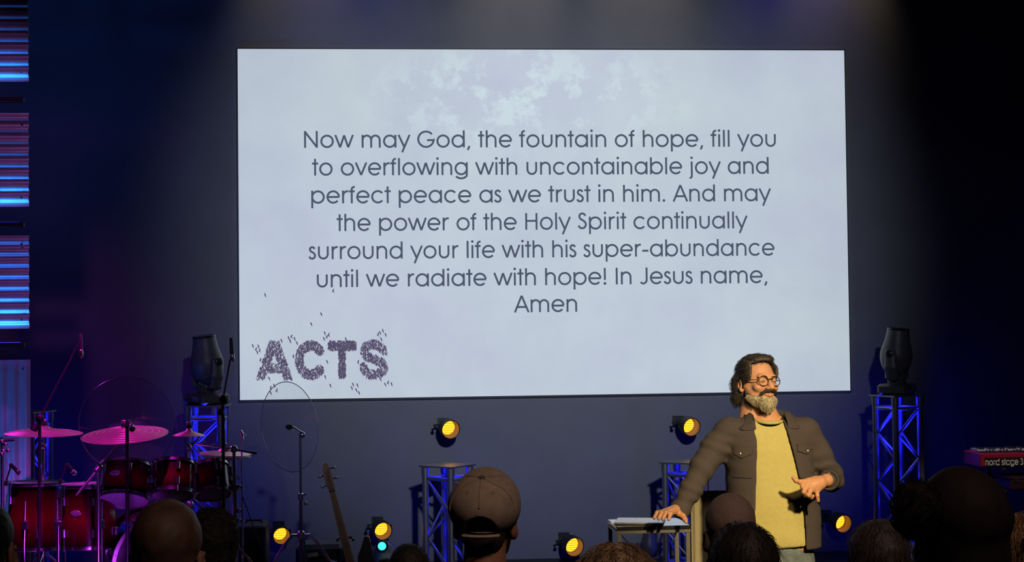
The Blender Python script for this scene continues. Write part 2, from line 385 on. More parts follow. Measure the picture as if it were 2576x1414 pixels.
G = {
 'o': (1.17, [arc(.585, .5, R_, R_, 0, 360, 40)]),
 'n': (1.07, [[(.19, 0), (.19, 1)], arch(.19, .88)[2:]]),
 'h': (1.07, [[(.19, 0), (.19, 1.34)], arch(.19, .88)[2:]]),
 'm': (1.70, [[(.19, 0), (.19, 1)], arch(.19, .85)[2:], arch(.85, 1.51)[2:]]),
 'u': (1.07, [[(.19, 1), (.19, .40)]+arc(.535, .40, .345, .3425, 180, 360)+[(.88, 1)]]),
 'a': (1.205, [arc(.585, .5, R_, R_, 0, 360, 40), [(1.0275, 0), (1.0275, 1)]]),
 'd': (1.205, [arc(.585, .5, R_, R_, 0, 360, 40), [(1.0275, 0), (1.0275, 1.34)]]),
 'b': (1.205, [arc(.62, .5, R_, R_, 0, 360, 40), [(.1775, 0), (.1775, 1.34)]]),
 'p': (1.205, [arc(.62, .5, R_, R_, 0, 360, 40), [(.1775, -.37), (.1775, 1)]]),
 'g': (1.205, [arc(.585, .5, R_, R_, 0, 360, 40), [(1.0275, 1), (1.0275, .05)]+arc(.585, .03, R_, .29, 0, -155)]),
 'e': (1.15, [arc(.585, .5, R_, R_, 2, 320, 36), [(.16, .5), (1.05, .5)]]),
 'c': (1.09, [arc(.585, .5, R_, R_, 40, 320, 32)]),
 's': (.64, [spline(Scurve)]),
 't': (.50, [[(.25, 0), (.25, 1.30)], [(.01, .93), (.49, .93)]]),
 'f': (.50, [[(.22, 0), (.22, 1.08)]+arc(.42, 1.08, .20, .195, 180, 78), [(.0, .93), (.46, .93)]]),
 'r': (.64, [[(.19, 0), (.19, 1)], arc(.53, .56, .34, .38, 180, 78)]),
 'i': (.38, [[(.19, 0), (.19, 1)], dot(.19, 1.29)]),
 'l': (.38, [[(.19, 0), (.19, 1.34)]]),
 'j': (.40, [[(.21, 1), (.21, -.16)]+arc(.05, -.16, .16, .14, 0, -100), dot(.21, 1.29)]),
 'v': (.94, [[(.06, 1), (.47, .03)], [(.88, 1), (.47, .03)]]),
 'y': (.97, [[(.06, 1), (.49, .07)], [(.92, 1), (.33, -.37)]]),
 'w': (1.46, [[(.05, 1), (.42, .03)], [(.73, .97), (.42, .03)], [(.73, .97), (1.04, .03)], [(1.41, 1), (1.04, .03)]]),
 'N': (1.30, [[(.20, 0), (.20, 1.31)], [(.20, 1.24), (1.10, .06)], [(1.10, 0), (1.10, 1.31)]]),
 'G': (1.46, [arc(.72, .65, .60, .60, 40, 354, 40)+[(1.31, .58), (.80, .58)]]),
 'A': (1.19, [[(.05, 0), (.595, 1.30)], [(1.14, 0), (.595, 1.30)], [(.22, .42), (.97, .42)]]),
 'H': (1.22, [[(.20, 0), (.20, 1.31)], [(1.02, 0), (1.02, 1.31)], [(.20, .70), (1.02, .70)]]),
 'S': (.86, [spline([(x*1.30+.03, y*1.31+.02) for x, y in Scurve])]),
 'I': (.42, [[(.21, 0), (.21, 1.31)]]),
 'J': (.78, [[(.59, 1.31), (.59, .36)]+arc(.32, .36, .27, .30, 0, -140)]),
 '3': (.80, [arc(.36, .98, .27, .26, 150, -90)+arc(.36, .38, .32, .34, 90, -150)]),
 ',': (.42, [[(.26, .12), (.12, -.20)]]), '.': (.42, [dot(.20, .09, .11)]),
 '-': (.62, [[(.06, .46), (.56, .46)]]), '!': (.45, [[(.22, .36), (.22, 1.31)], dot(.22, .09, .115)]), ' ': (.50, []),
}
PEN = 0.155
def ribbon(pts, w):
    p = [np.array(q, float) for q in pts]; p = [p[0]]+[b for a, b in zip(p[:-1], p[1:]) if np.linalg.norm(b-a) > 1e-6]; closed = np.linalg.norm(p[0]-p[-1]) < 1e-6
    if closed: p = p[:-1]
    n = len(p); vs = []
    for i in range(n):
        a = p[i-1] if (i > 0 or closed) else None; b = p[(i+1) % n] if (i < n-1 or closed) else None
        t1 = (p[i]-a)/np.linalg.norm(p[i]-a) if a is not None else None; t2 = (b-p[i])/np.linalg.norm(b-p[i]) if b is not None else None
        t1 = t2 if t1 is None else t1; t2 = t1 if t2 is None else t2
        m = t1+t2; m = m/(np.linalg.norm(m)+1e-9); nn = np.array((-m[1], m[0])); k = min(1/max(0.35, nn@np.array((-t1[1], t1[0]))), 2.2)
        vs += [p[i]+nn*k*w/2, p[i]-nn*k*w/2]
    fs = [(2*i, 2*i+1, 2*((i+1) % n)+1, 2*((i+1) % n)) for i in range(n if closed else n-1)]
    return vs, fs
def text_shape(s, pen=PEN):
    x = 0; V2 = []; F2 = []
    for ch in s:
        adv, strokes = G[ch]
        for st in strokes:
            if st[0] == 'dot':
                v = [(st[1]+st[3]*math.cos(2*PI*i/14), st[2]+st[3]*math.sin(2*PI*i/14)) for i in range(14)]; f = [tuple(range(14))]
            else: v, f = ribbon(st, pen)
            o = len(V2); V2 += [(q[0]+x, q[1]) for q in v]; F2 += [tuple(i+o for i in q) for q in f]
        x += adv
    return np.array(V2, float), F2
LINES = [("Now may God, the fountain of hope, fill you", 765, 1952, 371, 370), ("to overflowing with uncontainable joy and", 785, 1934, 440.5, 438.5),
         ("perfect peace as we trust in him. And may", 783, 1940, 511, 507), ("the power of the Holy Spirit continually", 847, 1881, 580, 576),
         ("surround your life with his super-abundance", 776, 1949, 650.5, 645), ("until we radiate with hope! In Jesus name,", 797, 1931, 721, 714), ("Amen", 1293, 1452, 786, 784.5)]
XH = 0.1045
for s, x0, x1, b0, b1 in LINES:
    a = P(x0, b0, -0.016); b = P(x1, b1, -0.016); z = (a[2]+b[2])/2
    v, f = text_shape(s); u0, u1 = v[:, 0].min(), v[:, 0].max()
    X = a[0]+(v[:, 0]-u0)/(u1-u0)*(b[0]-a[0])
    scr.part('lettering_line', (np.stack([X, np.full(len(v), -0.0165), z+v[:, 1]*XH], 1), f), TEXTM, smooth=False)
# -- ACTS, drawn as a crowd of tiny figures seen from above, each with its slanting shadow
LETTERS = {'A': ([[(.13, .02), (.47, .93)], [(.87, .02), (.53, .93)], [(.24, .30), (.76, .30)]], .115), 'C': ([arc(.5, .5, .36, .37, 42, 318)], .125), 'T': ([[(.08, .87), (.92, .87)], [(.5, .87), (.5, .08)]], .125),
 'S': ([spline([(.80, .74), (.68, .85), (.48, .88), (.26, .83), (.18, .70), (.28, .58), (.50, .51), (.74, .42), (.84, .28), (.72, .16), (.50, .11), (.28, .15), (.15, .30)])], .12)}
def letter_points(ch, n):
    pts, t = LETTERS[ch]; q = rng.random((n*6, 2)); best = np.full(len(q), 9.0)
    for st in pts:
        st = np.array(st, float)
        for i in range(len(st)-1):
            a, b = st[i], st[i+1]; h = np.clip((q-a)@(b-a)/((b-a)@(b-a)+1e-9), 0, 1); best = np.minimum(best, np.linalg.norm(q-a-h[:, None]*(b-a), axis=1))
    return q[best < t][:n]
dark_v, dark_f, mid_v, mid_f = [], [], [], []
def figure(px, py, L, W, ang, tone):
    c = np.array((px, py)); t = np.array((math.cos(ang), -math.sin(ang))); n = np.array((t[1], -t[0]))
    vs, fs = (dark_v, dark_f) if tone else (mid_v, mid_f); o = len(vs)
    for a, b in ((.5, 0), (.2, .5), (-.3, .35), (-.5, 0), (-.3, -.35), (.2, -.5)):
        q = c+t*L*a+n*W*b; vs.append(P(q[0], q[1], -0.0168 if tone else -0.0164))
    fs.append(tuple(range(o, o+6)))
for ch, x0, x1, y0, y1 in (('A', 643, 737, 858, 956), ('C', 741, 824, 857, 956), ('T', 825, 896, 858, 952), ('S', 902, 979, 855, 954)):
    for u, w in letter_points(ch, 900):
        px = x0+u*(x1-x0); py = y1-w*(y1-y0)
        figure(px, py, random.uniform(5.5, 9), random.uniform(1.5, 2.5), math.radians(random.choice((112, 68, 60, 120)) + random.uniform(-15, 15)), random.random() < 0.72)
for px, py in ((636, 870), (644, 878), (650, 871), (653, 881), (647, 886), (708, 857), (726, 850), (733, 846), (730, 858), (741, 852), (747, 863), (738, 896), (817, 838), (822, 847), (827, 842), (815, 852), (831, 860),
               (870, 853), (956, 837), (963, 832), (970, 842), (951, 841), (959, 853), (972, 890), (901, 910), (655, 905), (677, 952), (681, 975), (690, 970), (696, 982), (681, 988), (831, 970), (818, 948), (888, 967), (899, 969), (885, 976), (896, 981), (903, 988),
               (957, 954), (969, 967), (976, 962), (985, 966), (667, 742), (838, 731), (808, 790), (783, 815), (823, 910)):
    figure(px, py, 11, 3.4, math.radians(random.choice((110, 70)) + random.uniform(-10, 10)), True)
    figure(px+1.5, py+4, 6, 2.2, math.radians(100+random.uniform(-20, 20)), False)
scr.part('crowd_lettering', (np.array(dark_v), dark_f), emitter('projected_purple_ink', srgb(82, 74, 102)), smooth=False, kind='stuff')
scr.part('crowd_lettering_shadow', (np.array(mid_v), mid_f), emitter('projected_mauve_ink', srgb(122, 116, 142)), smooth=False, kind='stuff')

# ------------------------------------------------------------------ box trusses with a blue lamp inside each
BLUEC = (0.01, 0.012, 1.0)
LEDBLUE = mat('blue_led_lens', (0.02, 0.02, 0.1), 0.2, 0, 0.1, emit=(0.02, 0.03, 1.0), estr=6)
def truss(px, ytop_px, y, phi, label, power):
    c = P(px, ytop_px, y); H = c[2]; c = V(c[0], c[1], 0.0); R = 0.24/math.sqrt(2); a0 = math.radians(phi)
    T = Thing('truss_tower', label, 'truss', c, 'blue-lit box truss towers')
    cor = [c+V(R*math.cos(a0+k*PI/2), R*math.sin(a0+k*PI/2), 0) for k in range(4)]
    for q in cor: T.part('chord', tube([q+V(0, 0, 0.012), q+V(0, 0, H-0.012)], 0.0245, 12), ALU)
    for q in cor:
        T.part('coupler', tube([q+V(0, 0, H-0.075), q+V(0, 0, H-0.012)], 0.030, 12), ALU)
    nseg = max(3, round((H-0.20)/0.20)); dz = (H-0.20)/nseg
    for k in range(4):
        a, b = cor[k], cor[(k+1) % 4]
        for z in (0.08, H-0.10): T.part('cross_bar', tube([a+V(0, 0, z), b+V(0, 0, z)], 0.0145, 8), ALU)
        for i in range(nseg):
            s, e = (a, b) if (i+(k//2)) % 2 == 0 else (b, a); t = (e-s)/np.linalg.norm(e-s)*0.02
            T.part('brace', tube([s+t+V(0, 0, 0.09+i*dz), e-t+V(0, 0, 0.09+(i+1)*dz)], 0.009, 6), ALU)
    T.part('base_plate', box(c+V(0, 0, 0.006), (0.34, 0.34, 0.012), rotz(a0+PI/4)), ALU, smooth=False)
    T.part('top_plate', box(c+V(0, 0, H-0.006), (0.31, 0.31, 0.012), rotz(a0+PI/4)), ALU, smooth=False)
    U = Thing('uplight', 'small blue lamp inside the '+label, 'stage light', c+V(0, 0, 0.012), 'blue lamps inside the trusses')
    U.part('housing', lathe([(0.055, 0.012), (0.062, 0.02), (0.062, 0.07), (0.05, 0.075), (0.045, 0.066), (0.0001, 0.066)], c, (0, 0, 1), 20), BLACK)
    U.part('lens', lathe([(0.043, 0.068), (0.03, 0.073), (0.0001, 0.075)], c, (0, 0, 1), 20), LEDBLUE)
    nl = max(4, round(H/0.2))
    for i in range(nl): point('truss_added_fill', c+V(0, 0, 0.10+(H-0.16)*i/(nl-1)), power, BLUEC, 0.02)  # added point lights up the axis, no fixture, to keep the chords blue
    spot('truss_lamp_beam', c+V(0, 0, 0.09), c+V(0, 0, 3), power*2600, BLUEC, 19, 0.2, 0.03)
    return T, H, c
BT = LIGHTS['bluetruss']
truss(1125.5, 1169, -0.80, 6, 'short blue-lit box truss behind the man in the cap', BT)
truss(1724, 1160, -0.80, 12.5, 'short blue-lit box truss behind the leaning arm of the speaker', BT)
TR, HR, CR = truss(2257, 993, -0.80, -24.5, 'tall blue-lit box truss right of the screen', BT*1.15)
truss(66, 1034, -0.95, 25, 'blue-lit box truss mostly hidden behind the ribbed panel at left', BT)
TL, HL, CL = truss(521, 1018, -0.80, 40, 'tall blue-lit box truss behind the drum kit', BT)

# ------------------------------------------------------------------ moving heads
MHG = mat('moving_head_shell', (0.085, 0.085, 0.095), 0.45, 0, 0.12)
def moving_head(name, label, base, H, yaw, tilt, lens=None, sc=1.0, group=None, scn=None):
    # base box, a U yoke and a rounded head that tilts between the arms
    T = Thing(name, label, 'stage light', base, group); b = np.asarray(base, float); R = rotz(yaw)
    def w(g): return xf((np.asarray(g[0])*sc, g[1]), R, b)
    T.part('base', w(box((0, 0, 0.045), (0.30, 0.24, 0.09), None, 0.02)), MHG)
    T.part('display', w(box((0.04, -0.122, 0.048), (0.08, 0.006, 0.035), None, 0.002)), mat('grey_display', (0.2, 0.2, 0.22), 0.2))
    T.part('handle', w(tube([(-0.12, -0.123, 0.03), (-0.12, -0.14, 0.04), (-0.05, -0.14, 0.04), (-0.05, -0.123, 0.03)], 0.006, 6)), MHG)
    T.part('swivel', w(lathe([(0.07, 0.09), (0.075, 0.11), (0.06, 0.125)], (0, 0, 0), (0, 0, 1), 24)), MHG)
    for s in (-1, 1):
        f = Field((-0.22, -0.1, 0.08), (0.22, 0.1, 0.42), 0.008)
        f.chain([(s*0.05, 0, 0.125), (s*0.135, 0, 0.14), (s*0.155, 0, 0.22), (s*0.155, 0, 0.34)], [0.02, 0.026, 0.028, 0.024], 0.012)
        g = f.mesh(1); g = (g[0]*V(1, 1.9, 1), g[1]); sdf_part(T, 'yoke_arm', w(g), MHG)
    f = Field((-0.15, -0.2, -0.28), (0.15, 0.2, 0.28), 0.008)
    f.ell((0, 0, -0.03), (0.115, 0.125, 0.155), None, 0.03); f.cone((0, 0, 0.0), (0, 0, 0.17), 0.115, 0.088, 0.03); f.boxp((0, 0, 0.24), (0.2, 0.2, 0.05), None, 0.0, 0, 'sub')
    Rt = rotx(tilt); C = V(0, 0, 0.33)
    g = f.mesh(1); hd = sdf_part(T, 'head', w(xf(g, Rt, C)), MHG)
    T.part('bezel', w(xf(torus((0, 0, 0.19), (0, 0, 1), 0.078, 0.012, 28, 8), Rt, C)), BLACKP, hd)
    lm = lens or mat('dark_glass', (0.02, 0.02, 0.03), 0.05, coat=1.0)
    T.part('lens', w(xf(lathe([(0.074, 0.188), (0.05, 0.200), (0.0001, 0.205)], (0, 0, 0), (0, 0, 1), 24), Rt, C)), lm, hd)
    for s in (-1, 1): T.part('pivot_cap', w(lathe([(0.03, 0.0), (0.03, 0.02), (0.02, 0.026), (0.0001, 0.026)], (s*0.172, 0, 0.33), (s, 0, 0), 18)), BLACKP)
    return T, b+R@(C*sc)
moving_head('moving_head_light', 'black moving head lamp standing on the tall truss right of the screen', (CR[0], CR[1], HR), 0.55, 0.95, 0.10, None, 0.98, 'moving heads on the tall trusses')
moving_head('moving_head_light', 'black moving head lamp standing on the tall truss behind the drum kit', (CL[0], CL[1], HL), 0.55, -0.95, 0.12, None, 0.98, 'moving heads on the tall trusses')
CYAN = mat('cyan_lamp_lens', (0.05, 0.2, 0.22), 0.2, 0, 0.05, emit=(0.05, 0.75, 1.0), estr=1.6)
q = P(961, 1374, -1.6)
_b = V(q[0]+0.02, -1.52, 0.0); _sc = 0.82
T, hc = moving_head('moving_head_light', 'grey moving head lamp with a glowing cyan lens on the stage floor', _b, 0.4, 0.05, 1.9, mat('dark_glass', (0.02, 0.02, 0.03), 0.05, coat=1.0), _sc)
fc = P(961, 1374, -1.74)
T.part('lamp_ring', torus(fc, (0, -1, 0.05), 0.036, 0.008, 24, 8), BLACKP)
T.part('lamp', lathe([(0.030, -0.03), (0.030, 0.0), (0.02, 0.006), (0.0001, 0.008)], fc, (0, -1, 0.05), 20), CYAN)
spot('cyan_lamp_light', fc+V(0, -0.02, 0), fc+V(0.1, -2, -0.25), 1.2, (0.05, 0.75, 1.0), 70, 0.8, 0.03)
q = P(1637, 1390, -0.62)
moving_head('moving_head_light', 'small dark moving head lamp on the floor seen under the table', (q[0], -0.55, 0.0), 0.4, 0.2, 0.1, None, 0.55)

# ------------------------------------------------------------------ amber par lamps
def lens_material():
    m = bpy.data.materials.new('amber_ribbed_lens'); m.use_nodes = True; N = m.node_tree.nodes; L = m.node_tree.links; b = N['Principled BSDF']
    b.inputs['Base Color'].default_value = (0.2, 0.1, 0.01, 1)
    tc = N.new('ShaderNodeTexCoord'); wv = N.new('ShaderNodeTexWave'); wv.bands_direction = 'Z'; wv.inputs['Scale'].default_value = 17.0; wv.inputs['Distortion'].default_value = 1.6; wv.inputs['Detail'].default_value = 1
    L.new(tc.outputs['Object'], wv.inputs['Vector'])
    r = N.new('ShaderNodeValToRGB'); r.color_ramp.elements[0].color = (1.0, 0.30, 0.0, 1); r.color_ramp.elements[1].color = (1.0, 0.62, 0.03, 1); r.color_ramp.elements[1].position = 0.6
    L.new(wv.outputs['Fac'], r.inputs['Fac']); L.new(r.outputs['Color'], b.inputs['Emission Color']); b.inputs['Emission Strength'].default_value = 1.5
    return m
AMBER = lens_material()
CANM = mat('black_can_paint', (0.012, 0.011, 0.011), 0.45)
def par(px, py, y, r_px, label, hi, d=(0.26, -1.0, -0.16)):
    sc = FPX/(y+12.67); R = r_px/sc; c = P(px, py, y); d = np.asarray(d, float); d /= np.linalg.norm(d); b = V(c[0], y+0.13, c[2]-R)
    T = Thing('par_can_light', label, 'stage light', b, 'amber par lamps along the back of the stage')
    T.part('can', lathe([(R*0.30, -0.11), (R*0.60, -0.095), (R*0.85, -0.05), (R, 0.01), (R, 0.075), (R*0.96, 0.075), (R*0.93, -0.02), (0.0001, -0.03)], c, d, 32), CANM)
    T.part('reflector', lathe([(R*0.94, 0.072), (R*0.90, 0.0), (R*0.74, -0.012)], c, d, 32, False, False), mat('brown_reflector', (0.5, 0.28, 0.2), 0.5))
    T.part('rim', torus(c+d*0.075, d, R*0.965, R*0.05, 32, 8), CANM)
    n = 24; rings = [(R*0.76, -0.008), (R*0.5, 0.004), (0.0001, 0.008)]
    T.part('lens', lathe(rings, c, d, n), AMBER)
    x, _, _ = frame_of(d); x = V(x[0], x[1], 0); x /= np.linalg.norm(x); m = c-d*0.05
    bk = c-d*0.11; T.part('yoke', tube([m+x*R*1.06, m+x*R*1.08-d*0.07, bk-d*0.01, m-x*R*1.08-d*0.07, m-x*R*1.06], 0.006, 6), CANM)
    T.part('wall_bracket', tube([bk, V(bk[0], 0.055, bk[2])], 0.013, 8), CANM); T.part('wall_plate', box((bk[0], 0.052, bk[2]), (0.09, 0.012, 0.09)), CANM, smooth=False)
    for sgn in (-1, 1): T.part('knob', lathe([(0.014, 0), (0.016, 0.006), (0.012, 0.02), (0.0001, 0.021)], m+x*sgn*R*1.1, x*sgn, 12), BLACK)
    spot('amber_par_light', c+d*0.012, c+d*2, 0.4, (1.0, 0.36, 0.02), 60, 0.5, R*0.6)
for px, py, y, r, hi, lb in ((1127, 1076, -0.22, 24, True, 'glowing amber lamp under the screen, above the truss behind the man in the cap'), (1730, 1070, -0.22, 24, True, 'glowing amber lamp under the screen beside the shoulder of the speaker'),
        (704, 1342, -0.22, 22, False, 'glowing amber lamp near the floor between the drum kit and the guitar'), (958, 1330, -0.22, 23, False, 'glowing amber lamp near the floor just above the cyan lamp'),
        (1437, 1370, -0.22, 25, False, 'glowing amber lamp near the floor between the cap and the table'), (2110, 1312, -0.22, 24, False, 'glowing amber lamp near the floor right of the speaker')):
    par(px, py, y, r, lb, hi)

# ------------------------------------------------------------------ corrugated panels at the left edge
def corr_material():
    m = mat('corrugated_steel', (0.52, 0.53, 0.58), 0.35, 0.35, 0.12, 9, 0.15, bscale=5); return m
STEEL = corr_material()
PY = -2.0
def corr_panel(z0, z1, x0, x1, vertical, label):
    pitch, amp = 0.0765, 0.011; vs = []; fs = []; L0, L1 = (x0, x1) if vertical else (z0, z1)
    n = int((L1-L0)/pitch*8); t = np.linspace(L0, L1, n+1)
    T = Thing('corrugated_panel', label, 'panel', ((x0+x1)/2, PY, z0), 'corrugated metal panels at the left edge')
    for u in t:
        yy = PY+amp*math.sin(2*PI*(u-L0)/pitch)
        vs += ([(u, yy, z0), (u, yy, z1), (u, yy+0.004, z1), (u, yy+0.004, z0)] if vertical else [(x0, yy, u), (x1, yy, u), (x1, yy+0.004, u), (x0, yy+0.004, u)])
    for i in range(n):
        for k in range(4): a = i*4+k; b = i*4+(k+1) % 4; fs.append((a, b, b+4, a+4))
    fs += [(0, 1, 2, 3)[::-1], tuple(n*4+k for k in range(4))]
    T.part('sheet', (np.array(vs), fs), STEEL)
    for xx in (x0+0.10, x1-0.045):
        for zz in ((z0+0.06, z1-0.06)): T.part('screw', lathe([(0.008, 0), (0.007, 0.004), (0.0001, 0.005)], (xx, PY-0.013, zz), (0, -1, 0), 8), CHROME)
    T.part('batten', box(((x0+x1)/2, PY+0.035, (z0+z1)/2), (0.05, 0.05, z1-z0)), BLACK)
XR = P(73, 700, PY)[0]; XL = XR-1.0
zz = lambda py: P(60, py, PY)[2]
corr_panel(zz(205), zz(205)+0.64, XL, XR, False, 'topmost corrugated metal panel at the left edge, ribs running across')
corr_panel(zz(520), zz(284), XL, XR, False, 'middle corrugated metal panel at the left edge, ribs running across')
corr_panel(zz(827), zz(592), XL, XR, False, 'lowest of the three corrugated metal panels with ribs running across')
corr_panel(0.05, zz(905), XL, XR+0.005, True, 'corrugated metal panel with upright ribs behind the floor toms')
F_ = Thing('panel_frame', 'black upright frame carrying the corrugated metal panels', 'frame', ((XL+XR)/2, PY+0.09, 0))
for x in (XL+0.1, XR-0.3): F_.part('upright', box((x, PY+0.17, 2.35), (0.06, 0.06, 4.7)), BLACK, smooth=False)
F_.part('base_rail', box(((XL+XR)/2, PY+0.13, 0.03), (1.1, 0.5, 0.06)), BLACK, smooth=False)
for i, (py, pw) in enumerate(((250, 2.6), (565, 3.2), (868, 3.6))):
    z = zz(py); c = V((XL+XR)/2, PY-0.035, z)
    T = Thing('led_batten', ('black lamp batten in the gap under the topmost corrugated panel', 'black lamp batten in the gap under the middle corrugated panel', 'black lamp batten in the gap above the panel with upright ribs')[i], 'stage light', c, 'lamp battens between the panels')
    T.part('housing', box(c+V(-0.015, 0.055, 0), (0.96, 0.05, 0.035), None, 0.004), BLACK)
    T.part('lens', box(c+V(-0.015, 0.055, 0.0165), (0.90, 0.02, 0.004)), LEDBLUE)
    area('led_batten_light', c+V(0, -0.035, 0.03), c+V(0, 0.06, 0.6), pw, (0.02, 0.22, 1.0), 0.95, 0.03)
spot('panel_blue_light', (XL+0.3, PY-1.2, 0.25), (XL+0.6, PY, 1.2), 60, (0.02, 0.2, 1.0), 60, 0.7, 0.05)
spot('panel_purple_light', (XL+1.0, PY-2.6, 5.4), (XL+0.6, PY, 2.5), 60, (0.8, 0.22, 0.95), 44, 0.8, 0.1)

# ------------------------------------------------------------------ keyboards at the right edge
KR = mat('red_lacquer', (0.36, 0.012, 0.03), 0.35, 0, 0.05); KB = mat('dark_maroon_panel', (0.03, 0.008, 0.01), 0.4)
IVORY = mat('ivory_key', (0.6, 0.6, 0.58), 0.3)
ky = -1.5; k0 = P(2466, 1141, ky); k1 = P(2466, 1176, ky); kz0, kz1 = k1[2], k0[2]; kx = k0[0]; KW = 1.29
T = Thing('stage_keyboard', 'red stage keyboard with white lettering on its dark back panel', 'keyboard', (kx+KW/2, ky+0.17, kz0))
T.part('case', box((kx+KW/2, ky+0.17, (kz0+kz1)/2), (KW, 0.33, kz1-kz0), None, 0.008), KR)
T.part('back_panel', box((kx+0.035+(KW-0.07)/2, ky+0.004, (kz0+kz1)/2-0.012), (KW-0.07, 0.006, (kz1-kz0)*0.62)), KB, smooth=False)
T.part('control_panel', box((kx+KW/2, ky+0.09, kz1+0.002), (KW-0.05, 0.13, 0.006)), KB, smooth=False)
for i in range(34): T.part('knob', lathe([(0.008, 0), (0.007, 0.016), (0.0001, 0.017)], (kx+0.07+i*0.0345, ky+0.05+0.05*(i % 3)/2, kz1+0.004), (0, 0, 1), 8), DARKG)
for i in range(52): T.part('white_key', box((kx+0.06+i*0.0226, ky+0.25, kz1+0.006), (0.0215, 0.145, 0.02)), IVORY, smooth=False)
for i in range(52):
    if i % 7 not in (2, 6): T.part('black_key', box((kx+0.0713+i*0.0226, ky+0.222, kz1+0.02), (0.011, 0.09, 0.014)), BLACKP, smooth=False)
v, f = text_shape('nord stage 3', 0.20); a = P(2479, 1171, ky); b = P(2574, 1170, ky)
hx = (b[0]-a[0])/(v[:, 0].max()-v[:, 0].min())
T.part('lettering', (np.stack([a[0]+(v[:, 0]-v[:, 0].min())*hx, np.full(len(v), ky-0.0005), a[2]+v[:, 1]*0.036], 1), f), mat('white_print', (0.75, 0.73, 0.66), 0.6, emit=(0.8, 0.78, 0.65), estr=0.0), smooth=False)
kz = P(2490, 1232, ky)[2]
T2 = Thing('equipment_case', 'dark wine-coloured flat case on the lower tier under the red keyboard', 'case', (kx+KW/2+0.08, ky+0.12, kz)); WINE = mat('dark_wine_lacquer', (0.03, 0.006, 0.012), 0.4)
T2.part('body', box((kx+KW/2+0.08, ky+0.12, kz+0.035), (1.05, 0.34, 0.07), None, 0.006), WINE); T2.part('lid', box((kx+KW/2+0.08, ky+0.12, kz+0.083), (1.05, 0.34, 0.022), None, 0.006), WINE)
for i in range(3): T2.part('latch', box((kx+0.25+i*0.45, ky-0.053, kz+0.068), (0.04, 0.008, 0.03), None, 0.003), BLACK)
S = Thing('keyboard_stand', 'black two-tier stand under the keyboards', 'stand', (kx+KW/2, ky+0.2, 0))
for x in (kx+0.18, kx+KW-0.18):
    S.part('upright', tube([(x, ky+0.30, 0.03), (x, ky+0.30, kz1-0.1)], 0.02, 10), BLACK)
    S.part('foot', box((x, ky+0.2, 0.02), (0.05, 0.6, 0.04)), BLACK)
    S.part('arm', box((x, ky+0.16, kz0-0.012), (0.04, 0.30, 0.024)), BLACK); S.part('arm', box((x, ky+0.14, kz-0.012), (0.04, 0.30, 0.024)), BLACK)
S.part('cross_rail', tube([(kx+0.18, ky+0.30, 0.35), (kx+KW-0.18, ky+0.30, 0.35)], 0.016, 8), BLACK)
spot('keyboard_purple_light', (3.2, -0.3, 3.6), (kx+0.4, ky+0.1, kz1), 60, (0.25, 0.03, 1.0), 40, 0.7, 0.06)

# ------------------------------------------------------------------ drum kit on its riser
def burst_material():
    m = bpy.data.materials.new('red_burst_lacquer'); m.use_nodes = True; N = m.node_tree.nodes; L = m.node_tree.links; b = N['Principled BSDF']
    b.inputs['Roughness'].default_value = 0.22; b.inputs['Coat Weight'].default_value = 0.6
    at = N.new('ShaderNodeAttribute'); at.attribute_name = 'along'
    nz = N.new('ShaderNodeTexNoise'); nz.inputs['Scale'].default_value = 30; tc = N.new('ShaderNodeTexCoord'); L.new(tc.outputs['Object'], nz.inputs['Vector'])
    ad = N.new('ShaderNodeMath'); ad.operation = 'MULTIPLY_ADD'; ad.inputs[1].default_value = 0.06; L.new(nz.outputs['Fac'], ad.inputs[0]); L.new(at.outputs['Fac'], ad.inputs[2])
    r = N.new('ShaderNodeValToRGB'); e = r.color_ramp.elements; e[0].position = 0.05; e[0].color = (0.008, 0.001, 0.002, 1); e[1].position = 0.98; e[1].color = (0.008, 0.001, 0.002, 1)
    q = e.new(0.5); q.color = (0.19, 0.005, 0.009, 1); q = e.new(0.28); q.color = (0.09, 0.003, 0.006, 1); q = e.new(0.75); q.color = (0.09, 0.003, 0.006, 1)
    L.new(ad.outputs[0], r.inputs['Fac']); L.new(r.outputs['Color'], b.inputs['Base Color']); return m
BURST = burst_material()
HOOPC = mat('hoop_chrome', (0.7, 0.7, 0.74), 0.24, 1.0, 0.03)
BADGE = mat('silver_badge', (0.75, 0.7, 0.72), 0.3, 0.7)
